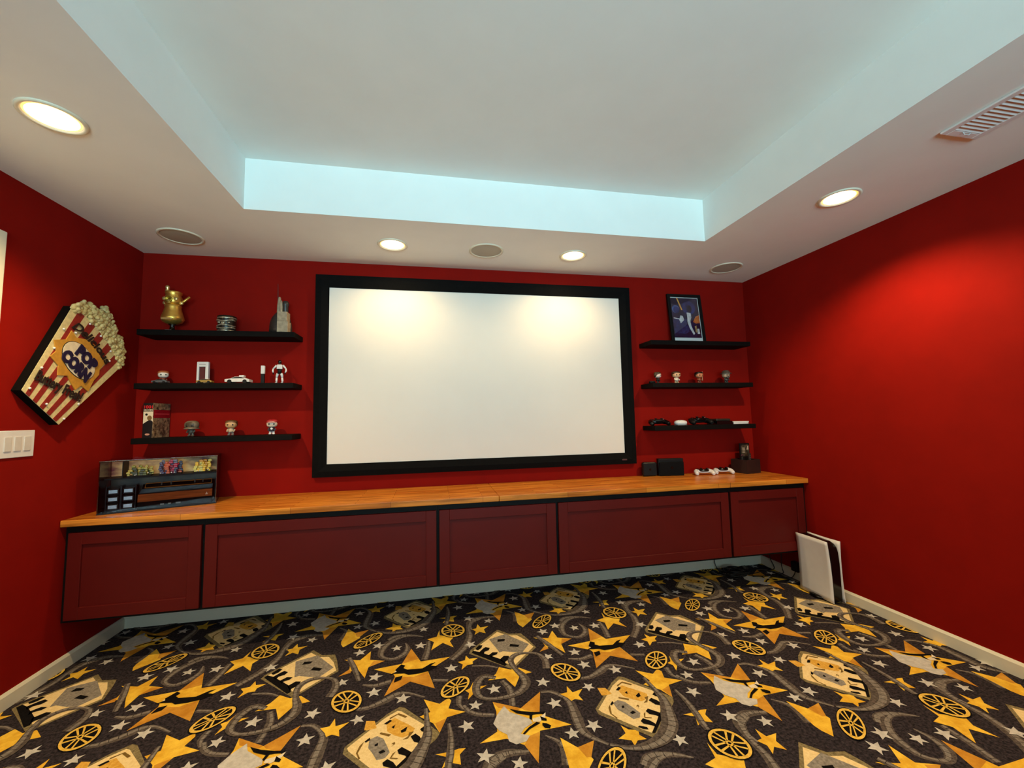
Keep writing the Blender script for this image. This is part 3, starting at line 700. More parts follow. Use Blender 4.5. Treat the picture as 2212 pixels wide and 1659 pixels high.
# ------------------------------------------------------------------ projector screen
SX0, SX1, SZ0, SZ1 = 1.085, 3.487, 0.875, 2.302
IX0, IX1, IZ0, IZ1 = 1.176, 3.393, 0.962, 2.211
ps = thing('projector_screen', 'large white fixed projector screen with wide black velvet frame', 'projector screen', (0, 0, 0))
def rail(outer, inner):
    """mitred rail: outer edge pair and inner edge pair in xz, with a flat band and a sloping inner band"""
    (ax, az), (bx, bz) = outer
    (cx, cz), (dx, dz) = inner
    mid = [((ax * 0.55 + cx * 0.45), (az * 0.55 + cz * 0.45)), ((bx * 0.55 + dx * 0.45), (bz * 0.55 + dz * 0.45))]
    g = G()
    sec0 = [(ax, -0.001, az), (ax, -0.036, az), (mid[0][0], -0.045, mid[0][1]), (cx, -0.030, cz), (cx, -0.001, cz)]
    sec1 = [(bx, -0.001, bz), (bx, -0.036, bz), (mid[1][0], -0.045, mid[1][1]), (dx, -0.030, dz), (dx, -0.001, dz)]
    a = [g.bm.verts.new(p) for p in sec0]
    b = [g.bm.verts.new(p) for p in sec1]
    for k in range(5):
        g.bm.faces.new((a[k], a[(k + 1) % 5], b[(k + 1) % 5], b[k]))
    g.bm.faces.new(a)
    g.bm.faces.new(b[::-1])
    obj('frame_rail', g, MATTE, ps)
rail([(SX0, SZ1), (SX1, SZ1)], [(IX0, IZ1), (IX1, IZ1)])
rail([(SX0, SZ0), (SX1, SZ0)], [(IX0, IZ0), (IX1, IZ0)])
rail([(SX0, SZ0), (SX0, SZ1)], [(IX0, IZ0), (IX0, IZ1)])
rail([(SX1, SZ0), (SX1, SZ1)], [(IX1, IZ0), (IX1, IZ1)])
obj('screen_fabric', G().box(IX0 - 0.0, IX1 + 0.0, -0.026, -0.012, IZ0 - 0.0, IZ1 + 0.0), mat('projection_white', (226, 222, 214), 0.7, var=0.012, scale=4, spec=0.25), ps)
obj('badge', G().box(3.36, 3.40, -0.047, -0.040, 0.905, 0.915, 0.001), mat('badge_metal', (120, 95, 100), 0.3, 0.8), ps)

# ------------------------------------------------------------------ floating shelves
def shelf(x0, x1, ztop, label, group):
    o = obj('floating_shelf', G().box(x0, x1, -0.188, -0.0005, ztop - 0.036, ztop, 0.003), SHELF)
    tag(o, label, 'shelf', group)
LZ = (1.852, 1.515, 1.178)
RZ = (1.841, 1.505, 1.170)
for z, w_ in zip(LZ, ('topmost black floating shelf of the stack beside the popcorn sign', 'middle black floating shelf of the stack beside the popcorn sign', 'lowest black floating shelf beside the popcorn sign, above the acrylic case')):
    shelf(0.098, 1.000, z, w_, 'three black floating shelves on the popcorn sign side')
for z, w_ in zip(RZ, ('topmost black floating shelf, holding the framed poster', 'middle black floating shelf below the framed poster, holding four figurines', 'lowest black floating shelf on the poster side, holding game controllers')):
    shelf(3.572, 4.465, z, w_, 'three black floating shelves on the poster side')

# ------------------------------------------------------------------ wall cabinets and counter
CF = -0.488
CB_Z0, CB_Z1 = 0.246, 0.738
DZ0, DZ1 = 0.262, 0.703
edges = [0.003, 0.654, 1.924, 2.681, 3.945, W - 0.003]
labs = ['maroon floating cabinet in the corner under the acrylic display case', 'long maroon floating cabinet, second from the popcorn sign wall',
        'short maroon floating cabinet at the middle of the row, below the screen', 'long maroon floating cabinet, second from the bare red wall',
        'maroon floating cabinet at the end of the row, above the white game console']
for k in range(5):
    x0, x1 = edges[k], edges[k + 1]
    c = thing('wall_cabinet', labs[k], 'cabinet', (x0, 0, CB_Z0), 0, 'maroon floating cabinets below the counter')
    w_ = x1 - x0
    obj('body', G().box(0.0005, w_ - 0.0005, CF + 0.021, -0.001, 0, CB_Z1 - CB_Z0), BLACK, c)
    a, b_ = 0.009, w_ - 0.009
    if k == 0:
        a = 0.024
    if k == 4:
        b_ = w_ - 0.028
    f = 0.062
    h0, h1 = DZ0 - CB_Z0, DZ1 - CB_Z0
    g = G()
    g.box(a, a + f, CF, CF + 0.02, h0, h1, 0.0015, 1)
    g.box(b_ - f, b_, CF, CF + 0.02, h0, h1, 0.0015, 1)
    g.box(a + f, b_ - f, CF, CF + 0.02, h1 - f, h1, 0.0015, 1)
    g.box(a + f, b_ - f, CF, CF + 0.02, h0, h0 + f, 0.0015, 1)
    d_ = obj('door', g, MAROON, c)
    obj('door_panel', G().box(a + f - 0.002, b_ - f + 0.002, CF + 0.0105, CF + 0.0185, h0 + f - 0.002, h1 - f + 0.002), MAROON, d_)
for x0, x1, lab in ((0.002, 2.3005, 'long honey-stained wood countertop slab carrying the acrylic case'), (2.3025, 3.9415, 'wood countertop slab between the two joints, under the black gadgets'),
                    (3.9435, W - 0.002, 'short wood countertop slab against the bare red wall')):
    o = obj('countertop', G().box(x0, x1, -0.508, -0.001, 0.7385, 0.773, 0.004), WOOD)
    tag(o, lab, 'countertop', 'wood countertop slabs')
CT = 0.773

# ------------------------------------------------------------------ light switch
sw = thing('light_switch', 'white three-gang rocker light switch plate under the popcorn sign', 'light switch', (0, -0.768, 1.183))
obj('plate', G().box(0.0005, 0.006, -0.083, 0.083, -0.062, 0.062, 0.002), PLASTW, sw)
for y in (-0.046, 0, 0.046):
    obj('rocker', G().box(0.006, 0.0095, y - 0.016, y + 0.016, -0.033, 0.033, 0.001), mat('rocker_white', (212, 208, 202), 0.35, var=0.03), sw)

# ------------------------------------------------------------------ popcorn sign
def popcorn_sign():
    ang = math.radians(-38.17)
    c, s_ = math.cos(ang), math.sin(ang)
    t = thing('popcorn_sign', 'red and cream striped popcorn box wall sign hung at a tilt', 'sign')
    t.matrix_world = Matrix(((0, 0, 1, 0.0), (c, -s_, 0, SC[0]), (s_, c, 0, SC[1]), (0, 0, 0, 1)))
    TH = 0.042
    CREAM = mat('sign_cream_paint', (214, 200, 146), 0.6, var=0.12, scale=60)
    SRED = mat('sign_red_paint', (140, 32, 22), 0.6, var=0.15, scale=60)
    MUST = mat('sign_mustard_paint', (196, 142, 48), 0.6, var=0.12, scale=50)
    NAVY = mat('sign_navy_paint', (24, 18, 56), 0.5, var=0.1, scale=50)
    INK = mat('sign_ink_paint', (34, 20, 12), 0.6, var=0.2, scale=50)
    KERN = mat('popcorn_cream', (178, 162, 96), 0.8, rgb2=(214, 202, 148), scale=45)
    def top(u):
        return 0.2535 + 0.046 * (1 - (u / 0.2271) ** 2)
    arch = [(u, top(u)) for u in [0.2271 - 0.4542 * k / 16 for k in range(17)]]
    outline = [(-0.1304, -0.2535), (0.1304, -0.2535)] + arch
    obj('board', G().prism(outline, 0.001, TH - 0.002), mat('sign_black_edge', (10, 7, 5), 0.8, var=0.2, spec=0.1), t)
    obj('face', G().prism([(x * 0.995, y * 0.997) for x, y in outline], TH - 0.002, TH), CREAM, t)
    # red stripes, alternate bands of eleven
    for k in (1, 3, 5, 7, 9):
        def edge(q, v_):
            return (-1 + 2 * q / 11) * v_
        n = 7
        L, R_ = [], []
        for q, lst in ((k, L), (k + 1, R_)):
            ub, ut = edge(q, 0.1304), edge(q, 0.2271)
            lst.append((ub, -0.252))
            lst.append((ut, top(ut) - 0.006))
        umid = (L[1][0] + R_[1][0]) / 2
        obj('stripe', G().prism([L[0], R_[0], R_[1], (umid, top(umid) - 0.006), L[1]], TH, TH + 0.0015), SRED, t)
    bu = SIGN['burst']
    cx = sum(p[0] for p in bu) / len(bu)
    cy = sum(p[1] for p in bu) / len(bu)
    obj('starburst', G().prism(bu, TH + 0.0016, TH + 0.006), MUST, t)
    ov = SIGN['oval'][::-1]
    oc = (sum(p[0] for p in ov) / len(ov), sum(p[1] for p in ov) / len(ov))
    el = [(oc[0] + 0.116 * math.cos(a), oc[1] + 0.079 * math.sin(a)) for a in [2 * math.pi * k / 32 for k in range(32)]]
    obj('oval_rim', G().prism([(oc[0] + (x - oc[0]) * 1.03, oc[1] + (y - oc[1]) * 1.04) for x, y in el], TH + 0.006, TH + 0.0075), INK, t)
    obj('oval', G().prism(el, TH + 0.0075, TH + 0.009), mat('sign_ivory_paint', (226, 214, 184), 0.55, var=0.08, scale=50), t)
    z = TH + 0.0092
    obj('lettering', text_mesh('POP', 0.085, 0.0022, 0.0055, width=0.150), NAVY, t, (0.012, 0.108, z + 0.002), (0, 0, math.radians(3)), 'navy word POP')
    obj('lettering', text_mesh('CORN', 0.085, 0.0022, 0.0055, width=0.200), NAVY, t, (-0.008, 0.030, z + 0.002), (0, 0, math.radians(3)), 'navy word CORN')
    me = text_mesh('Delicious', 0.066, 0.0012, 0.0016, 0.25, width=0.300)
    for v in me.vertices:
        v.co.y -= 0.9 * v.co.x ** 2
    obj('lettering', me, INK, t, (-0.014, 0.212, TH + 0.0075), (0, 0, math.radians(3)), 'dark word Delicious')
    obj('lettering', text_mesh('Buttery Fresh!', 0.074, 0.0012, 0.0018, 0.15, width=0.285), INK, t, (0.004, -0.118, TH + 0.0062), (0, 0, math.radians(18)), 'dark words Buttery Fresh!')
    bl = G().blob((0, 0, 0.002), (0.0058, 0.0058, 0.005), 10, 6).mesh('bulb')
    for u, v in SIGN['bulbs']:
        obj('bulb', bl, PLASTW, t, (u, v, TH + 0.002))
    # heaped popcorn above the box rim
    oc_ = SIGN['corn']
    g = G()
    g.prism([(-0.2271, 0.2535)] + [(x * 0.93, y - 0.018) for x, y in oc_] + [(0.2271, 0.2535)] + [(u, top(u)) for u in [0.2271 - 0.4542 * k / 10 for k in range(1, 10)]], 0.003, TH - 0.008)
    obj('popcorn_backing', g, mat('popcorn_shade', (150, 132, 70), 0.8, var=0.2), t)
    k1 = G()
    for p, r in (((0, 0, 0), 0.017), ((0.014, 0.004, 0.003), 0.013), ((-0.011, 0.009, 0.002), 0.013), ((0.002, -0.014, 0.003), 0.012), ((0.004, 0.012, 0.008), 0.011)):
        k1.blob(p, (r, r, r), 8, 6)
    km = k1.mesh('popcorn_kernel')
    km.materials.append(KERN)
    rnd = random.Random(3)
    spots = []
    def lim(u):
        pts = oc_
        for (a, b), (c_, d_) in zip(pts, pts[1:]):
            if a <= u <= c_:
                return b + (d_ - b) * (u - a) / max(c_ - a, 1e-6)
        return 0.26
    for u, v in oc_:
        spots.append((u * 0.96, v - 0.012))
    u = -0.205
    while u < 0.21:
        v = top(u) + 0.012
        while v < lim(u) - 0.02:
            spots.append((u + rnd.uniform(-.006, .006), v + rnd.uniform(-.006, .006)))
            v += 0.028
        u += 0.029
    for (u, v) in spots:
        o = obj('popcorn_kernel', km, KERN, t, (u, v, TH - 0.004 + rnd.uniform(-0.004, 0.006)), (rnd.uniform(-.6, .6), rnd.uniform(-.6, .6), rnd.uniform(0, 6.28)))
        k = rnd.uniform(0.9, 1.2)
        o.scale = (k, k, k * 0.8)
popcorn_sign()

# ------------------------------------------------------------------ white game console by the bare wall
def game_console():
    t = thing('game_console', 'white upright game console with black core on the carpet by the red wall', 'game console', (4.502, -0.6285, 0.0045), math.radians(-3))
    # local: y from -0.135 (front) to 0.135 (rear), x across
    obj('stand', G().lathe([(0, 0), (0.066, 0), (0.07, 0.003), (0.07, 0.010), (0.05, 0.016), (0, 0.016)], 32), GLOSSB, t)
    core = [(-0.124, 0.014), (0.122, 0.014), (0.122, 0.386), (-0.060, 0.381), (-0.092, 0.370), (-0.110, 0.350), (-0.119, 0.320), (-0.124, 0.25)]
    Mc = Matrix(((0, 0, 1, 0), (1, 0, 0, 0), (0, 1, 0, 0), (0, 0, 0, 1)))
    obj('core', G().prism(core, -0.0305, 0.0305, Mc), GLOSSB, t)
    for sx in (-1, 1):
        # curved wing panel as a grid: flares outwards toward the rear top and the front top corner
        g = G()
        nu, nv = 10, 14
        def pt(i, j, th):
            a, b = i / nu, j / nv            # a: front->rear, b: bottom->top
            y = -0.131 + 0.262 * a
            z = 0.004 + 0.386 * b
            y += 0.012 * b * (1 - a)       # front edge leans back at the top
            x = 0.032 + 0.007 * (2 * b - 1) ** 2 + 0.006 * (2 * a - 1) ** 2 * b
            if sx > 0 and a < 0.3:
                x += 0.004
            return (sx * (x + th), y, z)
        grid = {}
        for th in (0, 1):
            for i in range(nu + 1):
                for j in range(nv + 1):
                    grid[th, i, j] = g.bm.verts.new(pt(i, j, 0.0045 * th))
        for th in (0, 1):
            for i in range(nu):
                for j in range(nv):
                    f = g.bm.faces.new((grid[th, i, j], grid[th, i + 1, j], grid[th, i + 1, j + 1], grid[th, i, j + 1]))
                    f.smooth = True
        for i in range(nu):
            for j in (0, nv):
                g.bm.faces.new((grid[0, i, j], grid[0, i + 1, j], grid[1, i + 1, j], grid[1, i, j]))
        for j in range(nv):
            for i in (0, nu):
                g.bm.faces.new((grid[0, i, j], grid[0, i, j + 1], grid[1, i, j + 1], grid[1, i, j]))
        obj('side_panel', g, PLASTW, t)
game_console()

# cables under the counter by the console
CABLE = mat('black_cable', (9, 9, 10), 0.5, var=0.2, scale=30)
def cable(name, label, pts, r=0.003):
    tag(obj(name, G().tube(spline(pts, 6), r, 7), CABLE), label, 'cable', 'black cables under the cabinets')
rn = random.Random(5)
pile = []
for k in range(46):
    a = k * 0.83
    rr = 0.035 + 0.05 * rn.random()
    pile.append((4.20 + rr * 1.15 * math.cos(a), -0.19 + rr * math.sin(a), 0.008 + 0.0009 * k))
cable('cable_coil', 'tangled heap of black cables on the carpet under the end cabinet', pile, 0.0045)
cable('power_cable', 'thin black cable hanging behind the cabinets to the cable heap', [(4.13, -0.03, 0.27), (4.13, -0.028, 0.15), (4.135, -0.03, 0.05), (4.14, -0.06, 0.008), (4.12, -0.12, 0.008)])
cable('power_cable', 'thin black cable crossing the baseboard nearest the room corner', [(4.30, -0.20, 0.008), (4.45, -0.17, 0.008), (4.565, -0.155, 0.010), (4.5735, -0.15, 0.035), (4.575, -0.12, 0.078), (4.585, -0.10, 0.13), (4.586, -0.09, 0.24)], 0.0028)
cable('power_cable', 'thin black cable crossing the baseboard beside the white console', [(4.30, -0.24, 0.008), (4.46, -0.26, 0.008), (4.565, -0.245, 0.010), (4.5735, -0.235, 0.035), (4.575, -0.225, 0.078), (4.585, -0.22, 0.13), (4.586, -0.22, 0.24)], 0.0028)
ad = thing('power_adapter', 'small dark power adapter on the wall behind the white console', 'adapter', (W, -0.365, 0.10))
obj('case', G().box(-0.040, -0.0005, -0.03, 0.03, -0.035, 0.035, 0.006), SOFTB, ad)
obj('cord', G().tube(spline([(-0.03, 0, -0.033), (-0.032, 0.01, -0.06), (-0.04, 0.03, -0.09), (-0.07, 0.05, -0.092)], 5), 0.003, 6), CABLE, ad)

# ------------------------------------------------------------------ small figures
def figurine(loc, h, label, skin, hair, torso, legs, style='short', rotz=0.0, extra=None, name='figurine'):
    t = thing(name, label, 'figurine', loc, rotz, 'big-headed vinyl figurines on the shelves')
    def m(n, c, r=0.45):
        return mat('vinyl_%d_%d_%d' % c, c, r, var=0.06, scale=60)
    k = h / 0.10
    SK, HA, TO, LE = m('s', skin), m('h', hair), m('t', torso), m('l', legs)
    for sx in (-1, 1):
        obj('leg', G().cyl((sx * 0.010 * k, 0, 0.004 * k), (sx * 0.008 * k, 0, 0.024 * k), 0.0075 * k, 10).blob((sx * 0.0105 * k, -0.004 * k, 0.005 * k), (0.009 * k, 0.012 * k, 0.005 * k), 10, 6), LE, t)
    obj('torso', G().lathe([(0, 0.020 * k), (0.015 * k, 0.021 * k), (0.016 * k, 0.030 * k), (0.013 * k, 0.046 * k), (0.006 * k, 0.052 * k), (0, 0.052 * k)], 14), TO, t)
    for sx in (-1, 1):
        obj('arm', G().tube([(sx * 0.011 * k, 0, 0.045 * k), (sx * 0.020 * k, -0.002 * k, 0.036 * k), (sx * 0.019 * k, -0.010 * k, 0.029 * k)], [0.0055 * k, 0.005 * k, 0.0045 * k], 8).blob((sx * 0.018 * k, -0.012 * k, 0.028 * k), (0.005 * k, 0.005 * k, 0.005 * k), 8, 6), TO, t)
    hd = obj('head', G().blob((0, 0, 0.072 * k), (0.0315 * k, 0.027 * k, 0.0245 * k), 20, 12, 0.72), SK, t)
    for sx in (-1, 1):
        obj('eye', G().blob((sx * 0.014 * k, -0.0262 * k, 0.069 * k), (0.0048 * k, 0.0022 * k, 0.0048 * k), 10, 6), GLOSSB, hd)
    if style in ('short', 'cap'):
        g = G().blob((0, 0.003 * k, 0.083 * k), (0.0335 * k, 0.0285 * k, 0.0175 * k), 20, 10, 0.75)
        if style == 'cap':
            g.box(-0.024 * k, 0.024 * k, -0.040 * k, -0.018 * k, 0.078 * k, 0.0815 * k, 0.001)
        else:
            g.blob((0, 0.012 * k, 0.072 * k), (0.0335 * k, 0.0185 * k, 0.020 * k), 16, 8, 0.75)
        obj('cap' if style == 'cap' else 'hair', g, HA, t)
    elif style == 'hood':
        obj('hood', G().blob((0, 0.004 * k, 0.073 * k), (0.040 * k, 0.029 * k, 0.029 * k), 20, 12, 0.8).lathe([(0.024 * k, 0.064 * k), (0.043 * k, 0.052 * k), (0.042 * k, 0.047 * k), (0.02 * k, 0.05 * k)], 20, (0, 0.004 * k, 0)), HA, t)
    elif style == 'hat':
        obj('hat', G().lathe([(0.047 * k, 0.083 * k), (0.047 * k, 0.086 * k), (0.034 * k, 0.089 * k), (0.028 * k, 0.105 * k), (0.018 * k, 0.112 * k), (0, 0.114 * k)], 22).lathe([(0, 0.0825 * k), (0.047 * k, 0.083 * k)], 22), HA, t)
        obj('beard', G().blob((0, -0.020 * k, 0.053 * k), (0.017 * k, 0.010 * k, 0.014 * k), 12, 8), HA, t)
    if extra == 'stick':
        obj('staff', G().cyl((0.030 * k, -0.004 * k, 0.024 * k), (0.034 * k, -0.002 * k, 0.102 * k), 0.0022 * k, 8), mat('pale_staff', (206, 186, 140), 0.5), t)
    elif extra == 'disc':
        obj('emblem', G().cyl((0, -0.016 * k, 0.040 * k), (0, -0.0185 * k, 0.040 * k), 0.007 * k, 12), m('e', (225, 220, 214)), t)
    return t

def toy_car(loc, L, label, body, rotz=0.0, roofbox=False):
    t = thing('toy_car', label, 'toy car', loc, rotz, 'toy cars on the middle shelf')
    BM = mat('carpaint_%d_%d_%d' % body, body, 0.22, 0.2, var=0.04, scale=40)
    k = L / 0.144
    side = [(-0.071, 0.010), (0.071, 0.010), (0.072, 0.026), (0.062, 0.029), (0.040, 0.031), (0.016, 0.043), (-0.022, 0.044), (-0.052, 0.032), (-0.070, 0.026)]
    Mx = Matrix(((-1, 0, 0, 0), (0, 0, 1, 0), (0, 1, 0, 0), (0, 0, 0, 1))) @ Matrix.Scale(k, 4)
    obj('body', G().prism(side, -0.028, 0.028, Mx), BM, t)
    win = [(0.036, 0.0318), (0.0145, 0.0412), (-0.021, 0.0420), (-0.044, 0.0325)]
    for s_ in (-1, 1):
        obj('side_window', G().prism(win, s_ * 0.028 - 0.0006, s_ * 0.028 + 0.0006, Mx), GLOSSB, t)
    for x in (-0.044, 0.044):
        for s_ in (-1, 1):
            obj('wheel', G().cyl((x * k, s_ * 0.020 * k, 0.0125 * k), (x * k, s_ * 0.0305 * k, 0.0125 * k), 0.0125 * k, 16), SOFTB, t)
    if roofbox:
        obj('roof_box', G().box(0.005 * k, 0.033 * k, -0.016 * k, 0.016 * k, 0.044 * k, 0.054 * k, 0.002), PLASTW, t)
    return t

# --- top shelf, popcorn side
def gold_trophy():
    t = thing('gold_trophy', 'ornate gold trophy with angled spout on a black foot', 'trophy', (0.243, -0.10, LZ[0] + 0.0005))
    obj('foot', G().lathe([(0, 0), (0.038, 0), (0.04, 0.004), (0.034, 0.010), (0.016, 0.016), (0.012, 0.040), (0.022, 0.052), (0, 0.052)], 24), GLOSSB, t)
    obj('foot_plate', G().box(-0.02, 0.016, -0.041, -0.037, 0.002, 0.010, 0.001), SILVER, t)
    obj('bell', G().lathe([(0, 0.052), (0.030, 0.054), (0.052, 0.066), (0.062, 0.084), (0.060, 0.098), (0.050, 0.130), (0.043, 0.160), (0.046, 0.172), (0.040, 0.178), (0, 0.178)], 28), GOLD, t)
    obj('plaque', G().box(-0.032, 0.028, -0.064, -0.056, 0.070, 0.084, 0.002), mat('pale_gold', (240, 216, 140), 0.3, 0.8), t)
    obj('cup', G().lathe([(0, 0.178), (0.040, 0.180), (0.046, 0.195), (0.047, 0.225), (0.040, 0.242), (0.044, 0.250), (0.046, 0.262), (0.040, 0.266), (0.036, 0.255), (0, 0.25)], 24), GOLD, t)
    for k in range(7):
        a = math.radians(-90 + 44 * (k - 3))
        z = 0.192 if k % 2 else 0.212
        obj('knob', G().blob((0.046 * math.cos(a), 0.046 * math.sin(a), z), (0.013, 0.010, 0.012), 10, 8, 0.7), mat('pale_gold', (240, 216, 140), 0.3, 0.8), t)
    obj('medallion', G().lathe([(0, 0), (0.020, 0), (0.020, 0.005), (0.014, 0.006), (0.013, 0.003), (0, 0.003)], 20, M=Matrix.Translation((0.0, -0.050, 0.205)) @ Matrix.Rotation(math.radians(90), 4, 'X')), mat('olive_gold', (176, 150, 50), 0.35, 0.8), t)
    obj('finial', G().lathe([(0, 0.255), (0.011, 0.257), (0.013, 0.272), (0.009, 0.285), (0.013, 0.292), (0.012, 0.302), (0.006, 0.308), (0, 0.309)], 16, (-0.037, 0, 0)), mat('pale_gold', (240, 216, 140), 0.3, 0.8), t)
    obj('spout', G().tube([(0.044, 0.0, 0.190), (0.062, 0, 0.205), (0.094, 0, 0.236)], [0.009, 0.008, 0.007], 10), GOLD, t)
gold_trophy()

def tiki_mug():
    t = thing('tiki_mug', 'squat carved bronze mug with a scowling face', 'mug', (0.560, -0.10, LZ[0] + 0.0005))
    TK = mat('bronze_glaze', (120, 108, 88), 0.28, 0.6, rgb2=(190, 182, 160), scale=70)
    DK = mat('dark_glaze', (34, 28, 22), 0.35, 0.3, var=0.2)
    obj('cup', G().lathe([(0, 0), (0.048, 0), (0.052, 0.006), (0.050, 0.050), (0.053, 0.085), (0.055, 0.108), (0.050, 0.112), (0.046, 0.106), (0.044, 0.02), (0, 0.02)], 32), DK, t)
    for z0, z1, bulge in ((0.088, 0.104, 0.004), (0.004, 0.016, 0.003)):
        obj('band', G().lathe([(0.051, z0), (0.053 + bulge, (z0 + z1) / 2), (0.051, z1)], 32), TK, t)
    def arc(z, amp, a0, a1, r, rad=0.053):
        return [(rad * math.sin(a), -rad * math.cos(a), z + amp * math.cos(3 * a)) for a in [math.radians(a0 + (a1 - a0) * k / 12) for k in range(13)]], r
    for z, amp, r in ((0.076, -0.006, 0.006), (0.045, 0.004, 0.005), (0.026, -0.004, 0.005)):
        p, r_ = arc(z, amp, -80, 80, r)
        obj('ridge', G().tube(p, r_, 8), TK, t)
    for a in (-32, 32):
        obj('eye', G().blob((0.052 * math.sin(math.radians(a)), -0.052 * math.cos(math.radians(a)), 0.063), (0.011, 0.006, 0.006), 12, 8), TK, t)
    obj('nose', G().blob((0, -0.054, 0.058), (0.012, 0.007, 0.010), 12, 8), TK, t)
tiki_mug()

def spired_ornament():
    t = thing('tower_ornament', 'grey domed tower ornament with pale block and thin spire', 'ornament', (0.888, -0.10, LZ[0] + 0.0005))
    DG = mat('charcoal_stone', (46, 42, 38), 0.4, var=0.25, scale=50)
    PS = mat('pale_stone', (160, 142, 116), 0.6, var=0.2, scale=50)
    obj('dome', G().lathe([(0, 0), (0.068, 0), (0.069, 0.03), (0.066, 0.07), (0.056, 0.105), (0.038, 0.135), (0.022, 0.15), (0, 0.152)], 28), DG, t)
    for z0, z1, w_ in ((0, 0.074, 0.066), (0.0745, 0.138, 0.060)):
        obj('block', G().box(0.0, w_, -0.074, -0.01, z0, z1, 0.002), PS, t)
    obj('tower', G().lathe([(0.015, 0.14), (0.014, 0.20), (0.008, 0.25), (0.004, 0.256), (0, 0.257)], 14, (-0.012, 0, 0)), PS, t)
    obj('tower', G().lathe([(0.018, 0.12), (0.018, 0.19), (0.021, 0.195), (0.021, 0.212), (0.014, 0.224), (0, 0.226)], 14, (0.030, -0.01, 0)), DG, t)
    obj('tower', G().lathe([(0.010, 0.12), (0.010, 0.205), (0.004, 0.226), (0, 0.227)], 12, (0.006, -0.02, 0)), PS, t)
    obj('spire', G().cyl((-0.020, 0, 0.14), (-0.024, 0, 0.348), 0.004, 8, 0.0012), DG, t)
spired_ornament()

# --- middle shelf, popcorn side
z = LZ[1] + 0.0005
figurine((0.198, -0.085, z), 0.088, 'white-faced figurine with orange-brown hair behind a small grey toy car', (226, 214, 200), (170, 92, 50), (120, 60, 40), (90, 90, 90), 'short', 0.5)
toy_car((0.222, -0.152, z), 0.085, 'small dark grey toy car at the popcorn-sign end of the shelf', (92, 94, 98), math.radians(0))
cp = thing('charging_post', 'white open-framed toy charging tower with dark red core', 'model', (0.420, -0.075, z))
g = G()
g.box(-0.034, -0.021, -0.012, 0.012, 0, 0.118, 0.003)
g.box(0.016, 0.034, -0.012, 0.012, 0, 0.118, 0.003)
g.box(-0.034, 0.034, -0.012, 0.012, 0.114, 0.148, 0.004)
g.box(-0.034, 0.034, -0.012, 0.012, 0, 0.018, 0.002)
obj('frame', g, PLASTW, cp)
obj('core', G().box(-0.020, 0.015, -0.003, 0.003, 0.018, 0.114), mat('dark_red_plastic', (84, 14, 20), 0.35, var=0.1), cp)
obj('emblem_strip', G().box(-0.020, 0.018, -0.0128, -0.0122, 0.128, 0.134), mat('faint_grey_print', (170, 160, 156), 0.5), cp)
toy_car((0.470, -0.150, z), 0.088, 'gold toy car standing in front of the white charging tower', (150, 118, 48), 0.0, True)
toy_car((0.650, -0.115, z), 0.146, 'white toy car with a box on its roof, longest of the three', (226, 222, 216), 0.0, True)
pp = thing('display_post', 'small black post with a white upper half beside the toy robot', 'model', (0.786, -0.10, z))
obj('post', G().box(-0.0105, 0.0105, -0.008, 0.008, 0, 0.066, 0.002), SOFTB, pp)
obj('head', G().box(-0.0115, 0.0115, -0.009, 0.009, 0.066, 0.122, 0.003), PLASTW, pp)

def robot(loc):
    t = thing('toy_robot', 'white and black toy robot standing with arms out at its sides', 'toy robot', loc)
    obj('head', G().blob((0, 0, 0.146), (0.0115, 0.012, 0.0145), 14, 10), GLOSSB, t)
    obj('neck', G().cyl((0, 0, 0.125), (0, 0, 0.136), 0.006, 10), SOFTB, t)
    obj('chest', G().box(-0.017, 0.017, -0.011, 0.011, 0.097, 0.129, 0.005), PLASTW, t)
    obj('waist', G().lathe([(0, 0.066), (0.014, 0.067), (0.012, 0.085), (0.016, 0.099), (0, 0.099)], 14), SOFTB, t)
    for s_ in (-1, 1):
        obj('upper_arm', G().tube([(s_ * 0.020, 0, 0.124), (s_ * 0.030, 0, 0.112), (s_ * 0.039, -0.002, 0.101)], [0.0065, 0.006, 0.005], 8), PLASTW, t)
        obj('forearm', G().tube([(s_ * 0.039, -0.002, 0.101), (s_ * 0.041, -0.004, 0.086), (s_ * 0.037, -0.008, 0.074)], [0.0048, 0.0055, 0.004], 8), PLASTW, t)
        obj('hand', G().blob((s_ * 0.036, -0.009, 0.068), (0.0048, 0.005, 0.007), 8, 6), SOFTB, t)
        obj('thigh', G().tube([(s_ * 0.010, 0, 0.070), (s_ * 0.015, 0, 0.056), (s_ * 0.017, -0.001, 0.040)], [0.008, 0.0085, 0.006], 10), PLASTW, t)
        obj('shin', G().tube([(s_ * 0.017, -0.001, 0.040), (s_ * 0.018, 0, 0.022), (s_ * 0.018, 0.001, 0.008)], [0.0062, 0.0068, 0.0045], 10), PLASTW, t)
        obj('foot', G().box(s_ * 0.018 - 0.006, s_ * 0.018 + 0.006, -0.013, 0.006, 0, 0.008, 0.002), PLASTW, t)
robot((0.888, -0.10, z))

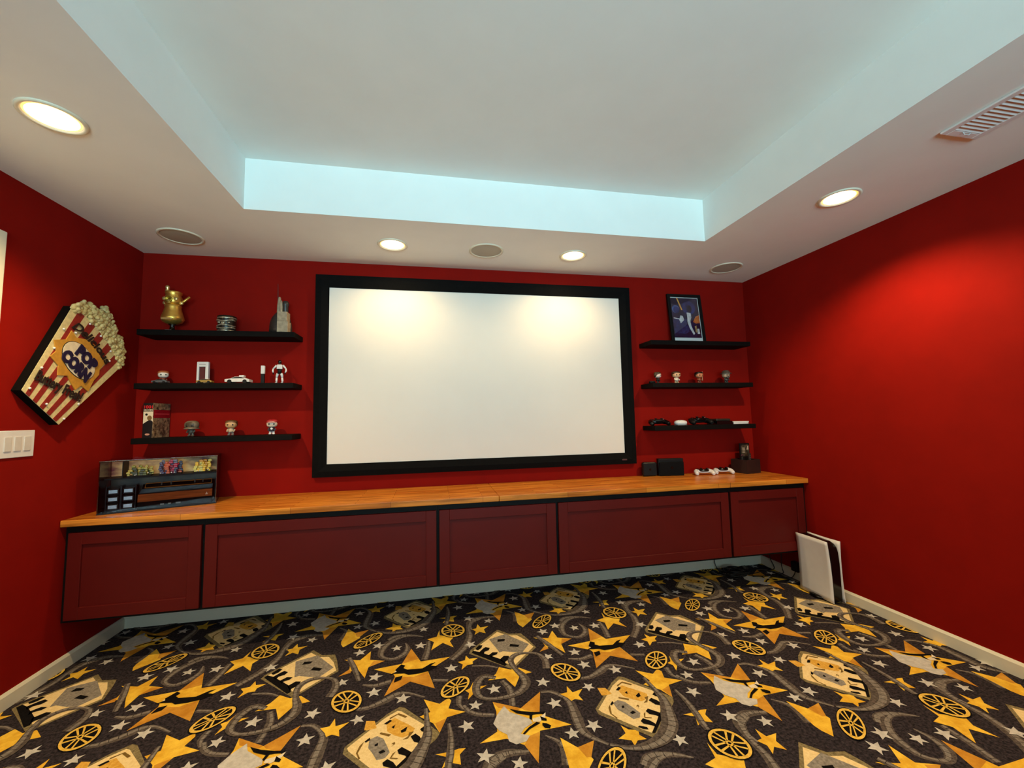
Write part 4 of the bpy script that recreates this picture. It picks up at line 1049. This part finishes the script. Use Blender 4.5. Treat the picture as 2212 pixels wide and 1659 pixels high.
# --- lowest shelf, popcorn side
def movie_book():
    t = thing('movie_book', 'thick film book with red 1001 on its dark spine', 'book', (0.178, -0.094, LZ[2] + 0.0005))
    hw, dp, hh = 0.0275, 0.082, 0.214
    PA = mat('book_paper', (206, 196, 172), 0.8, var=0.06, scale=200, stretch=(1, 1, 1))
    SP = mat('spine_black', (12, 10, 10), 0.4, var=0.2)
    obj('pages', G().box(-hw + 0.003, hw - 0.003, -dp + 0.004, dp - 0.004, 0.003, hh - 0.003), PA, t)
    cov = obj('cover', G().box(hw - 0.003, hw, -dp, dp, 0, hh), mat('collage_print', (40, 32, 26), 0.4, rgb2=(176, 150, 116), scale=55), t)
    obj('cover', G().box(-hw, -hw + 0.003, -dp, dp, 0, hh), SP, t)
    sp = obj('spine', G().box(-hw + 0.003, hw - 0.003, -dp, -dp + 0.003, 0, hh), SP, t)
    obj('title_band', G().box(hw, hw + 0.0006, -dp + 0.002, dp - 0.002, 0.122, 0.172), mat('crimson_print', (150, 18, 34), 0.4, var=0.15, scale=40), cov)
    obj('title_line', G().box(hw + 0.0006, hw + 0.001, -dp + 0.015, dp - 0.01, 0.143, 0.150), mat('pink_print', (196, 60, 70), 0.4), cov)
    up = (math.radians(90), 0, 0)
    obj('lettering', text_mesh('1001', 0.026, 0.0003, 0.0006, width=0.046), mat('red_print', (206, 26, 34), 0.4), sp, (0, -dp - 0.0004, 0.190), up, 'red number 1001')
    obj('lettering', text_mesh('MOVIES', 0.014, 0.0003, 0.0003, width=0.048), mat('ivory_print', (220, 204, 176), 0.4), sp, (0, -dp - 0.0004, 0.171), up, 'pale word MOVIES')
    y = -dp - 0.0003
    g = G().box(-0.0255, 0.0255, y, y + 0.0003, 0.086, 0.162)
    obj('picture', g, mat('ivory_print', (220, 204, 176), 0.4), sp)
    Mv = Matrix(((1, 0, 0, 0), (0, 0, 1, y - 0.0004), (0, 1, 0, 0), (0, 0, 0, 1)))
    obj('picture_figure', G().prism([(-0.026, 0.060), (0.026, 0.060), (0.026, 0.098), (0.018, 0.108), (0.004, 0.108), (-0.016, 0.094), (-0.026, 0.086)], 0, 0.0003, Mv), SP, sp)
    obj('picture_figure', G().prism([(0.008 + 0.013 * math.cos(a), 0.122 + 0.015 * math.sin(a)) for a in [2 * math.pi * k / 14 for k in range(14)]], 0, 0.0003, Mv), mat('sepia_print', (122, 92, 50), 0.5, var=0.25, scale=200), sp)
    obj('picture_figure', G().prism([(-0.009 + 0.007 * math.cos(a), 0.143 + 0.007 * math.sin(a)) for a in [2 * math.pi * k / 12 for k in range(12)]], 0, 0.0003, Mv), SP, sp)
    obj('publisher_mark', G().prism([(0.013 * math.cos(a), 0.022 + 0.006 * math.sin(a)) for a in [2 * math.pi * k / 12 for k in range(12)]], 0, 0.0003, Mv), mat('rose_print', (196, 140, 120), 0.5), sp)
movie_book()
z = LZ[2] + 0.0005
figurine((0.378, -0.10, z), 0.100, 'grey-hooded dark figurine next to the film book', (70, 60, 46), (112, 98, 80), (96, 84, 70), (80, 70, 60), 'hood')
figurine((0.607, -0.10, z), 0.101, 'brown-haired figurine in a tan top on the lowest shelf', (206, 160, 110), (96, 62, 30), (196, 170, 140), (110, 96, 92), 'short', 0.15)
figurine((0.850, -0.10, z), 0.100, 'red-capped figurine in white shoes at the screen end of the shelf', (230, 206, 180), (160, 30, 36), (60, 50, 60), (226, 220, 216), 'cap', 0.2, 'disc')

# --- top shelf, poster side
def framed_poster():
    t = thing('framed_poster', 'black-framed blue space poster leaning on the top shelf', 'picture', (3.992, -0.062, RZ[0] + 0.0008))
    t.rotation_euler = (math.radians(-6.5), 0, 0)
    w_, h_, f = 0.157, 0.432, 0.026
    obj('frame_rail', G().box(-w_, -w_ + f, -0.010, 0.008, 0, h_, 0.002), BLACK, t)
    obj('frame_rail', G().box(w_ - f, w_, -0.010, 0.008, 0, h_, 0.002), BLACK, t)
    obj('frame_rail', G().box(-w_ + f, w_ - f, -0.010, 0.008, h_ - f, h_, 0.002), BLACK, t)
    obj('frame_rail', G().box(-w_ + f, w_ - f, -0.010, 0.008, 0, 0.008, 0.002), BLACK, t)
    obj('mount', G().box(-w_ + f, w_ - f, -0.001, 0.004, 0.008, h_ - f), mat('mount_white', (228, 226, 222), 0.5), t)
    Mv = Matrix(((1, 0, 0, 0), (0, 0, -1, 0), (0, 1, 0, 0), (0, 0, 0, 1)))
    x0, x1, y0, y1 = -w_ + f + 0.003, w_ - f - 0.006, 0.050, h_ - f - 0.006
    cols = [mat('print_night_blue', (8, 12, 30), 0.3, rgb2=(22, 34, 74), scale=14), mat('print_blue_glow', (14, 30, 76), 0.3, rgb2=(26, 60, 124), scale=20),
            mat('print_planet_blue', (40, 66, 120), 0.3, rgb2=(96, 130, 186), scale=24), mat('print_orange_glow', (190, 70, 30), 0.3, rgb2=(232, 140, 70), scale=26),
            mat('print_gold_beam', (226, 130, 60), 0.3, rgb2=(240, 176, 80), scale=20), mat('print_pale_mist', (190, 182, 184), 0.3, rgb2=(232, 226, 222), scale=40),
            mat('print_mid_blue', (14, 20, 52), 0.3, rgb2=(46, 62, 116), scale=40), mat('print_sand', (140, 104, 60), 0.3, rgb2=(190, 160, 110), scale=50)]
    g = G()
    def lay(poly, mi, z_):
        g.mi = mi
        g.flat(poly, z_, Mv)
    def disc(cx, cy, rx, ry, n=22):
        return [(cx + rx * math.cos(2 * math.pi * k / n), cy + ry * math.sin(2 * math.pi * k / n)) for k in range(n)]
    lay([(x0, y0), (x1, y0), (x1, y1), (x0, y1)], 0, 0.0016)
    lay(disc(0.035, 0.315, 0.062, 0.062), 1, 0.0017)                       # nebula glow
    lay(disc(0.038, 0.305, 0.024, 0.034), 0, 0.0018)                       # dark cloud
    lay(disc(-0.088, 0.300, 0.034, 0.034), 2, 0.0018)                      # planet
    lay(disc(-0.082, 0.294, 0.029, 0.029), 1, 0.0019)
    lay([(0.060, 0.190), (0.085, 0.175), (x1, 0.180), (x1, 0.252), (0.090, 0.238)], 3, 0.0018)   # glow at the horizon
    lay([(-0.072, y1), (-0.060, y1), (-0.024, 0.292), (-0.036, 0.292)], 4, 0.0019)               # comet tail
    lay([(-0.118, 0.090), (-0.02, 0.085), (0.055, 0.120), (0.030, 0.205), (-0.045, 0.225), (-0.118, 0.205)], 6, 0.0018)
    lay([(0.010, 0.272), (0.048, 0.268), (0.050, 0.230), (0.036, 0.198), (0.040, 0.150), (0.066, 0.086), (0.052, 0.074), (0.020, 0.140), (0.008, 0.190), (0.012, 0.225)], 5, 0.0020)   # pale drifting cloud
    lay([(-0.050, 0.245), (-0.030, 0.240), (-0.020, 0.205), (-0.055, 0.175), (-0.066, 0.205)], 5, 0.0020)
    lay([(-0.116, 0.226), (-0.062, 0.216), (-0.062, 0.209), (-0.116, 0.217)], 5, 0.0021)
    lay([(0.070, 0.150), (0.088, 0.160), (0.090, 0.100), (0.074, 0.095)], 7, 0.0020)
    lay([(0.092, 0.130), (0.110, 0.130), (0.112, 0.085), (0.090, 0.085)], 5, 0.0020)
    obj('print', g, cols, t)
    obj('glazing', G().box(-w_ + f, w_ - f, -0.0050, -0.0040, 0.008, h_ - f), clear('poster_glass', gloss=0.01), t)
framed_poster()

# --- middle shelf, poster side
z = RZ[1] + 0.0005
cs = thing('small_case', 'tiny black rounded case at the screen end of the shelf', 'case', (3.605, -0.12, z))
obj('shell', G().blob((0, 0, 0.010), (0.024, 0.020, 0.010), 16, 8, 0.6), SOFTB, cs)
obj('seam', G().lathe([(0.0235, 0.0095), (0.0245, 0.010), (0.0235, 0.0105)], 20), GLOSSB, cs)
figurine((3.668, -0.10, z), 0.094, 'pale figurine in black, its head turned toward the bare wall', (232, 206, 190), (66, 46, 26), (22, 20, 20), (22, 20, 20), 'short', math.radians(50))
figurine((3.832, -0.10, z), 0.100, 'brown-haired figurine in a white shirt and pale trousers', (226, 178, 132), (70, 40, 22), (216, 200, 182), (170, 150, 120), 'short', 0.05)
figurine((4.038, -0.10, z), 0.096, 'dark-haired figurine in brown holding a pale upright staff', (206, 132, 92), (28, 16, 12), (130, 60, 36), (120, 54, 34), 'short', 0.1, 'stick')
figurine((4.288, -0.10, z), 0.096, 'figurine in a wide grey hat with a long grey beard', (190, 160, 130), (78, 74, 70), (62, 60, 58), (54, 52, 50), 'hat', 0.1)

# --- lowest shelf, poster side: controllers
def gamepad(loc, width, label, shell, face, rotz=0.0, tilt=0.0):
    t = thing('game_controller', label, 'game controller', loc, rotz, 'game controllers')
    t.rotation_euler = (tilt, 0, rotz)
    k = width / 0.16
    g = G().blob((0, 0.004 * k, 0.030 * k), (0.056 * k, 0.030 * k, 0.017 * k), 20, 10, 0.75)
    obj('body', g, shell, t)
    for s_ in (-1, 1):
        obj('grip', G().tube(spline([(s_ * 0.050 * k, 0.014 * k, 0.031 * k), (s_ * 0.064 * k, -0.006 * k, 0.027 * k), (s_ * 0.068 * k, -0.030 * k, 0.019 * k), (s_ * 0.066 * k, -0.052 * k, 0.0125 * k)], 4),
                             [0.017 * k, 0.018 * k, 0.0185 * k, 0.0185 * k, 0.018 * k, 0.018 * k, 0.0175 * k, 0.017 * k, 0.0165 * k, 0.016 * k, 0.015 * k, 0.0135 * k, 0.009 * k], 12), shell, t)
    obj('face_panel', G().blob((0, -0.004 * k, 0.0385 * k), (0.043 * k, 0.030 * k, 0.012 * k), 16, 8, 0.7), face, t)
    for s_ in (-1, 1):
        obj('thumbstick', G().lathe([(0, 0.044 * k), (0.006 * k, 0.044 * k), (0.006 * k, 0.053 * k), (0.0105 * k, 0.055 * k), (0.0105 * k, 0.058 * k), (0, 0.057 * k)], 14, (s_ * 0.024 * k, -0.014 * k, 0)), SOFTB, t)
        obj('shoulder_button', G().blob((s_ * 0.045 * k, 0.030 * k, 0.036 * k), (0.017 * k, 0.010 * k, 0.009 * k), 12, 8, 0.7), face, t)
        bg = G()
        for a in range(4):
            bg.blob((s_ * 0.046 * k + 0.008 * k * math.cos(a * math.pi / 2), 0.008 * k + 0.008 * k * math.sin(a * math.pi / 2), 0.0485 * k), (0.0036 * k, 0.0036 * k, 0.003 * k), 8, 6)
        obj('button_pad', bg, SILVER if s_ > 0 else face, t)
    return t
z = RZ[2] + 0.0005
gamepad((3.652, -0.095, z), 0.165, 'black game controller at the screen end of the lowest poster-side shelf', GLOSSB, SOFTB)
ms = thing('computer_mouse', 'white egg-shaped mouse between the two black controllers', 'mouse', (3.848, -0.10, z))
obj('shell', G().blob((0, 0, 0.019), (0.054, 0.034, 0.023), 22, 12, 0.9), PLASTW, ms)
obj('base_plate', G().box(-0.040, 0.040, -0.026, 0.026, 0, 0.004, 0.001), mat('warm_grey_plastic', (150, 146, 140), 0.5), ms)
obj('button_seam', G().blob((-0.012, -0.012, 0.0395), (0.010, 0.006, 0.002), 10, 6), mat('warm_grey_plastic', (150, 146, 140), 0.5), ms)
gamepad((4.018, -0.095, z), 0.185, 'wide black game controller beside the small black console', SOFTB, GLOSSB)
mc = thing('mini_console', 'flat black mini console with sloping sides on the lowest shelf', 'game console', (4.198, -0.10, z))
obj('body', G().prism([(-0.068, 0.0), (0.082, 0.0), (0.072, 0.026), (-0.066, 0.026)], -0.062, 0.062, Matrix(((1, 0, 0, 0), (0, 0, 1, 0), (0, 1, 0, 0), (0, 0, 0, 1)))), GLOSSB, mc)
obj('lid', G().box(-0.062, 0.066, -0.052, 0.052, 0.026, 0.045, 0.006), mat('dark_olive_plastic', (26, 27, 20), 0.5, var=0.3, scale=80), mc)
wb = thing('flat_white_box', 'flat white box at the bare-wall end of the lowest shelf', 'box', (4.358, -0.11, z))
obj('tray', G().box(-0.068, 0.068, -0.045, 0.045, 0, 0.012, 0.0015), PLASTW, wb)
obj('lid', G().box(-0.070, 0.070, -0.047, 0.047, 0.012, 0.021, 0.002), PLASTW, wb)

# --- on the counter, poster side
sb = thing('streaming_box', 'black rounded-square streaming box standing on its edge', 'streaming box', (3.583, -0.052, CT + 0.0005), math.radians(-5))
obj('shell', G().box(-0.061, 0.061, -0.018, 0.018, 0, 0.112, 0.017, 4), mat('streaming_black', (10, 10, 11), 0.3, var=0.1), sb)
obj('face', G().box(-0.052, 0.052, -0.0195, -0.0175, 0.008, 0.104, 0.0009), SOFTB, sb)
obj('mark', G().cyl((0, -0.0195, 0.054), (0, -0.0202, 0.054), 0.009, 16), GLOSSB, sb)
dk = thing('console_dock', 'black console dock with a raised top lip, widest of the counter gadgets', 'dock', (3.760, -0.068, CT + 0.0005), math.radians(-6))
obj('back_shell', G().box(-0.103, 0.103, -0.012, 0.028, 0, 0.134, 0.004), SOFTB, dk)
obj('front_plate', G().box(-0.100, 0.100, -0.026, -0.012, 0, 0.108, 0.005), mat('dock_grey', (13, 13, 14), 0.7, var=0.1, spec=0.1), dk)
obj('mark', G().cyl((0, -0.026, 0.064), (0, -0.0267, 0.064), 0.011, 18), GLOSSB, dk)
gamepad((4.016, -0.118, CT + 0.0005), 0.150, 'white and black game controller nearer the black dock', PLASTW, GLOSSB, math.radians(-14))
gamepad((4.195, -0.110, CT + 0.0005), 0.150, 'white and black game controller next to the dark storage box', PLASTW, GLOSSB, math.radians(-14))
def storage_box():
    rz = math.radians(12)
    t = thing('storage_box', 'dark brown open storage box in the counter corner', 'box', (4.415, -0.105, CT + 0.0005), rz)
    M_ = mat('dark_brown_board', (38, 15, 10), 0.6, var=0.15, scale=20)
    x, y, hh, th = 0.078, 0.072, 0.108, 0.006
    obj('front_side', G().box(-x, x, -y, -y + th, 0, hh), M_, t)
    obj('back_side', G().box(-x, x, y - th, y, 0, hh), M_, t)
    for s_ in (-1, 1):
        obj('end_side', G().box(s_ * x - (th if s_ > 0 else 0), s_ * x + (0 if s_ > 0 else th), -y + th, y - th, 0, hh), M_, t)
    obj('bottom', G().box(-x + th, x - th, -y + th, y - th, 0, th), M_, t)
    c, s_ = math.cos(rz), math.sin(rz)
    def w(lx, ly, lz):
        return (4.415 + c * lx - s_ * ly, -0.105 + s_ * lx + c * ly, CT + 0.0005 + lz)
    k = thing('game_card', 'black case with pale printed picture standing in the storage box', 'card', w(0.022, 0.020, 0.0065), math.radians(2))
    obj('case', G().box(-0.046, 0.046, -0.006, 0.006, 0, 0.228, 0.002), SOFTB, k)
    obj('picture', G().box(-0.036, 0.040, -0.0066, -0.006, 0.12, 0.216), mat('photo_print', (16, 16, 12), 0.4, rgb2=(92, 84, 66), scale=60), k)
    g = G()
    for i in range(4):
        for j in range(3):
            g.box(-0.024 + j * 0.009, -0.018 + j * 0.009, -0.0071, -0.0066, 0.148 + i * 0.012, 0.156 + i * 0.012)
    g.prism([(0.016, 0.175), (0.036, 0.175), (0.036, 0.208), (0.026, 0.205)], 0.0066, 0.0071, Matrix(((1, 0, 0, 0), (0, 0, -1, 0), (0, 1, 0, 0), (0, 0, 0, 1))))
    obj('picture_detail', g, mat('pale_print', (188, 168, 146), 0.5), k)
    q = thing('small_gadget', 'small black gadget with grey cord poking from the storage box', 'gadget', w(-0.042, -0.005, 0.0065), 0.3)
    obj('body', G().blob((0, 0, 0.070), (0.022, 0.020, 0.060), 14, 10, 0.8), SOFTB, q)
    obj('cord', G().tube(spline([(-0.005, 0, 0.125), (-0.012, -0.004, 0.136), (0.006, -0.006, 0.138), (0.018, -0.002, 0.128)], 5), 0.0025, 6), mat('mauve_cord', (120, 60, 84), 0.5), q)
    r = thing('remote_control', 'slim grey remote control standing upright in the storage box', 'remote', w(0.000, -0.040, 0.0065), 0.2)
    obj('shell', G().box(-0.012, 0.012, -0.006, 0.006, 0, 0.150, 0.003), mat('dark_grey_plastic', (44, 42, 36), 0.45), r)
    for i in range(3):
        obj('button', G().cyl((0, -0.006, 0.104 + i * 0.014), (0, -0.0075, 0.104 + i * 0.014), 0.004, 10), SILVER, r)
storage_box()

# ------------------------------------------------------------------ acrylic display case
def display_case():
    rz = math.radians(20.6)
    c, s_ = math.cos(rz), math.sin(rz)
    ox, oy, oz = 0.098, -0.417, CT + 0.0005
    def w(lx, ly, lz=0.0):
        return (ox + c * lx - s_ * ly, oy + s_ * lx + c * ly, oz + lz)
    L, D, Hh, th = 0.530, 0.232, 0.288, 0.004
    t = thing('display_case', 'clear acrylic display case with two levels on the counter corner', 'display case', (ox, oy, oz), rz)
    AC = clear('clear_acrylic', (0.97, 0.95, 0.95), -0.02)
    ED = clear('acrylic_edge', (0.85, 0.80, 0.80), 0.25, 0.1)
    obj('base_tray', G().box(0, L, 0, D, 0, 0.006), SOFTB, t)
    obj('panel', G().box(0, L, 0, th, 0.006, Hh - th), AC, t, label='front acrylic panel')
    obj('panel', G().box(0, L, D - th, D, 0.006, Hh - th), AC, t, label='rear acrylic panel')
    for x in (0, L - th):
        obj('panel', G().box(x, x + th, th, D - th, 0.006, Hh - th), AC, t, label='end acrylic panel')
    obj('panel', G().box(0, L, 0, D, Hh - th, Hh), AC, t, label='top acrylic panel')
    for x in (0.0, L):
        for y in (0.0, D):
            obj('edge', G().cyl((x + (0.002 if x == 0 else -0.002), y + (0.002 if y == 0 else -0.002), 0.006), (x + (0.002 if x == 0 else -0.002), y + (0.002 if y == 0 else -0.002), Hh), 0.0023, 8), ED, t)
    obj('edge', G().cyl((0, 0.001, Hh), (L, 0.001, Hh), 0.0022, 8), ED, t)
    obj('inner_shelf', G().box(th, L - th, 0.085, D - 0.012, 0.176, 0.184), SOFTB, t)
    up = mat('backdrop_clouds', (96, 34, 78), 0.7, rgb2=(246, 222, 160), scale=10, stretch=(1, 1, 1.6))
    lo = mat('backdrop_olive', (24, 19, 14), 0.5, rgb2=(92, 78, 56), scale=11)
    obj('backdrop', G().box(th, L - th, D - 0.010, D - th - 0.001, 0.184, Hh - 0.012), up, t, label='cloudy cream and purple backdrop')
    obj('backdrop', G().box(th, L - th, D - 0.010, D - th - 0.001, 0.006, 0.176), lo, t, label='dark olive backdrop')
    obj('divider', G().box(0.075, 0.079, 0.10, D - 0.012, 0.184, Hh - 0.012), SOFTB, t)
    # retro console: black wedge body with wood front and outlined switch panel
    k = thing('retro_console', 'black retro console with wood-grain front inside the acrylic case', 'game console', w(0.335, 0.095, 0.0063), rz)
    My = Matrix(((0, 0, 1, 0), (1, 0, 0, 0), (0, 1, 0, 0), (0, 0, 0, 1)))
    obj('body', G().prism([(-0.078, 0.0), (0.080, 0.0), (0.080, 0.118), (0.050, 0.126), (0.018, 0.100), (-0.062, 0.080), (-0.070, 0.040)], -0.172, 0.172, My), mat('console_black', (14, 13, 11), 0.85, var=0.2, spec=0.08), k)
    obj('wood_front', G().prism([(-0.074, 0.040), (-0.0695, 0.040), (-0.0615, 0.082), (-0.068, 0.082)], -0.172, 0.172, My), mat('woodgrain', (168, 80, 30), 0.7, rgb2=(124, 54, 18), scale=26, stretch=(0.3, 3, 3), spec=0.1), k)
    ribs = G()
    for i in range(6):
        ribs.box(-0.170, 0.170, -0.050 + i * 0.011, -0.045 + i * 0.011, 0.084 + i * 0.0028, 0.089 + i * 0.0028)
    obj('vent_ribs', ribs, GLOSSB, k)
    pan = Matrix.Translation((0, 0.036, 0.1165)) @ Matrix.Rotation(math.radians(38), 4, 'X')
    g = G()
    for b_ in ((-0.160, 0.160, -0.019, -0.0165), (-0.160, 0.160, 0.0165, 0.019), (-0.160, -0.1575, -0.0165, 0.0165), (0.1575, 0.160, -0.0165, 0.0165)):
        g.box(b_[0], b_[1], b_[2], b_[3], 0, 0.003, M=pan)
    obj('orange_outline', g, mat('orange_trim', (206, 116, 40), 0.45), k)
    for x in (-0.085, -0.040, 0.075, 0.115):
        obj('switch', G().box(x - 0.003, x + 0.003, -0.004, 0.010, 0, 0.012, 0.001, M=pan), SILVER, k)
    obj('cartridge_slot', G().box(-0.03, 0.05, -0.006, 0.006, 0, 0.004, M=pan), GLOSSB, k)
    obj('emblem', G().prism([(0.138, 0.050), (0.152, 0.050), (0.145, 0.066)], 0.0725, 0.0755, Matrix(((1, 0, 0, 0), (0, 0, -1, 0), (0, 1, 0, 0), (0, 0, 0, 1)))), mat('pale_peach', (226, 180, 140), 0.5), k)
    fm = G()
    for x, ww in ((-0.070, 0.016), (-0.035, 0.012), (0.000, 0.022)):
        fm.box(x, x + ww, -0.0795, -0.0745, 0.014, 0.022)
    obj('front_ports', fm, mat('port_grey', (110, 104, 96), 0.4), k)
    # rack of shiny cartridges
    rk = thing('cartridge_rack', 'black rack with two columns of shiny game cartridges in the case', 'rack', w(0.088, 0.070, 0.0063), rz)
    obj('rack_frame', G().box(-0.064, 0.064, -0.030, 0.040, 0, 0.006).box(-0.064, -0.060, -0.030, 0.040, 0.006, 0.138).box(0.060, 0.064, -0.030, 0.040, 0.006, 0.138).box(-0.004, 0.004, -0.030, 0.040, 0.006, 0.138), GLOSSB, rk)
    REFL = mat('painted_reflection', (206, 224, 240), 0.25, 0.0, var=0.15, scale=60)  # pale blue colour stands in for window reflections on the cartridges
    for col in (-1, 1):
        for lv_ in range(3):
            p = obj('cartridge', G().box(-0.025, 0.025, -0.036, 0.034, 0, 0.034, 0.003), GLOSSB, rk, (col * 0.032, 0, 0.0065 + lv_ * 0.042))
            obj('reflection_label', G().box(-0.018, 0.018, -0.0368, -0.036, 0.010, 0.028), REFL, p)
    # three little dioramas on the inner shelf
    rr = random.Random(11)
    def diorama(lx, label, cols, n, spread, hgt, plate):
        o_ = thing('diorama', label, 'model', w(lx, 0.128, 0.1843), rz, 'three small dioramas in the acrylic case')
        obj('plate', G().box(-spread - 0.006, spread + 0.006, -0.034, 0.034, 0, 0.005, 0.001), SOFTB, o_)
        for q in range(n):
            cc = cols[q % len(cols)]
            x, y = rr.uniform(-spread, spread), rr.uniform(-0.026, 0.026)
            hh = rr.uniform(0.35, 1.0) * hgt
            g = G()
            zz = 0.005
            while zz < hh:
                d_ = rr.uniform(0.006, 0.011)
                px, py = x + rr.uniform(-0.005, 0.005), y + rr.uniform(-0.005, 0.005)
                g.box(px - d_, px + d_, py - d_ * 0.8, py + d_ * 0.8, zz, zz + 0.011, 0.0015, 1)
                g.lathe([(d_ * 0.4, zz + 0.011), (d_ * 0.4, zz + 0.0135), (0, zz + 0.0135)], 8, (px, py, 0))
                zz += 0.0115
            obj('model_piece', g, mat('brick_%d_%d_%d' % cc, cc, 0.35, var=0.1), o_)
        for q in range(3):
            obj('white_stud', G().blob((rr.uniform(-spread, spread), -0.030, rr.uniform(0.008, 0.02)), (0.004, 0.004, 0.004), 8, 6), PLASTW, o_)
    diorama(0.150, 'olive-green foliage diorama over the cartridge rack', [(150, 150, 40), (96, 100, 30), (190, 180, 80), (70, 70, 24)], 16, 0.048, 0.056, 0)
    diorama(0.292, 'violet and blue diorama in the middle of the case', [(70, 66, 110), (52, 56, 90), (110, 110, 140), (176, 30, 70), (200, 90, 40)], 17, 0.046, 0.084, 0)
    diorama(0.448, 'bright yellow diorama at the screen end of the case', [(232, 196, 30), (240, 214, 70), (200, 150, 20), (214, 214, 110)], 15, 0.038, 0.070, 0)
display_case()
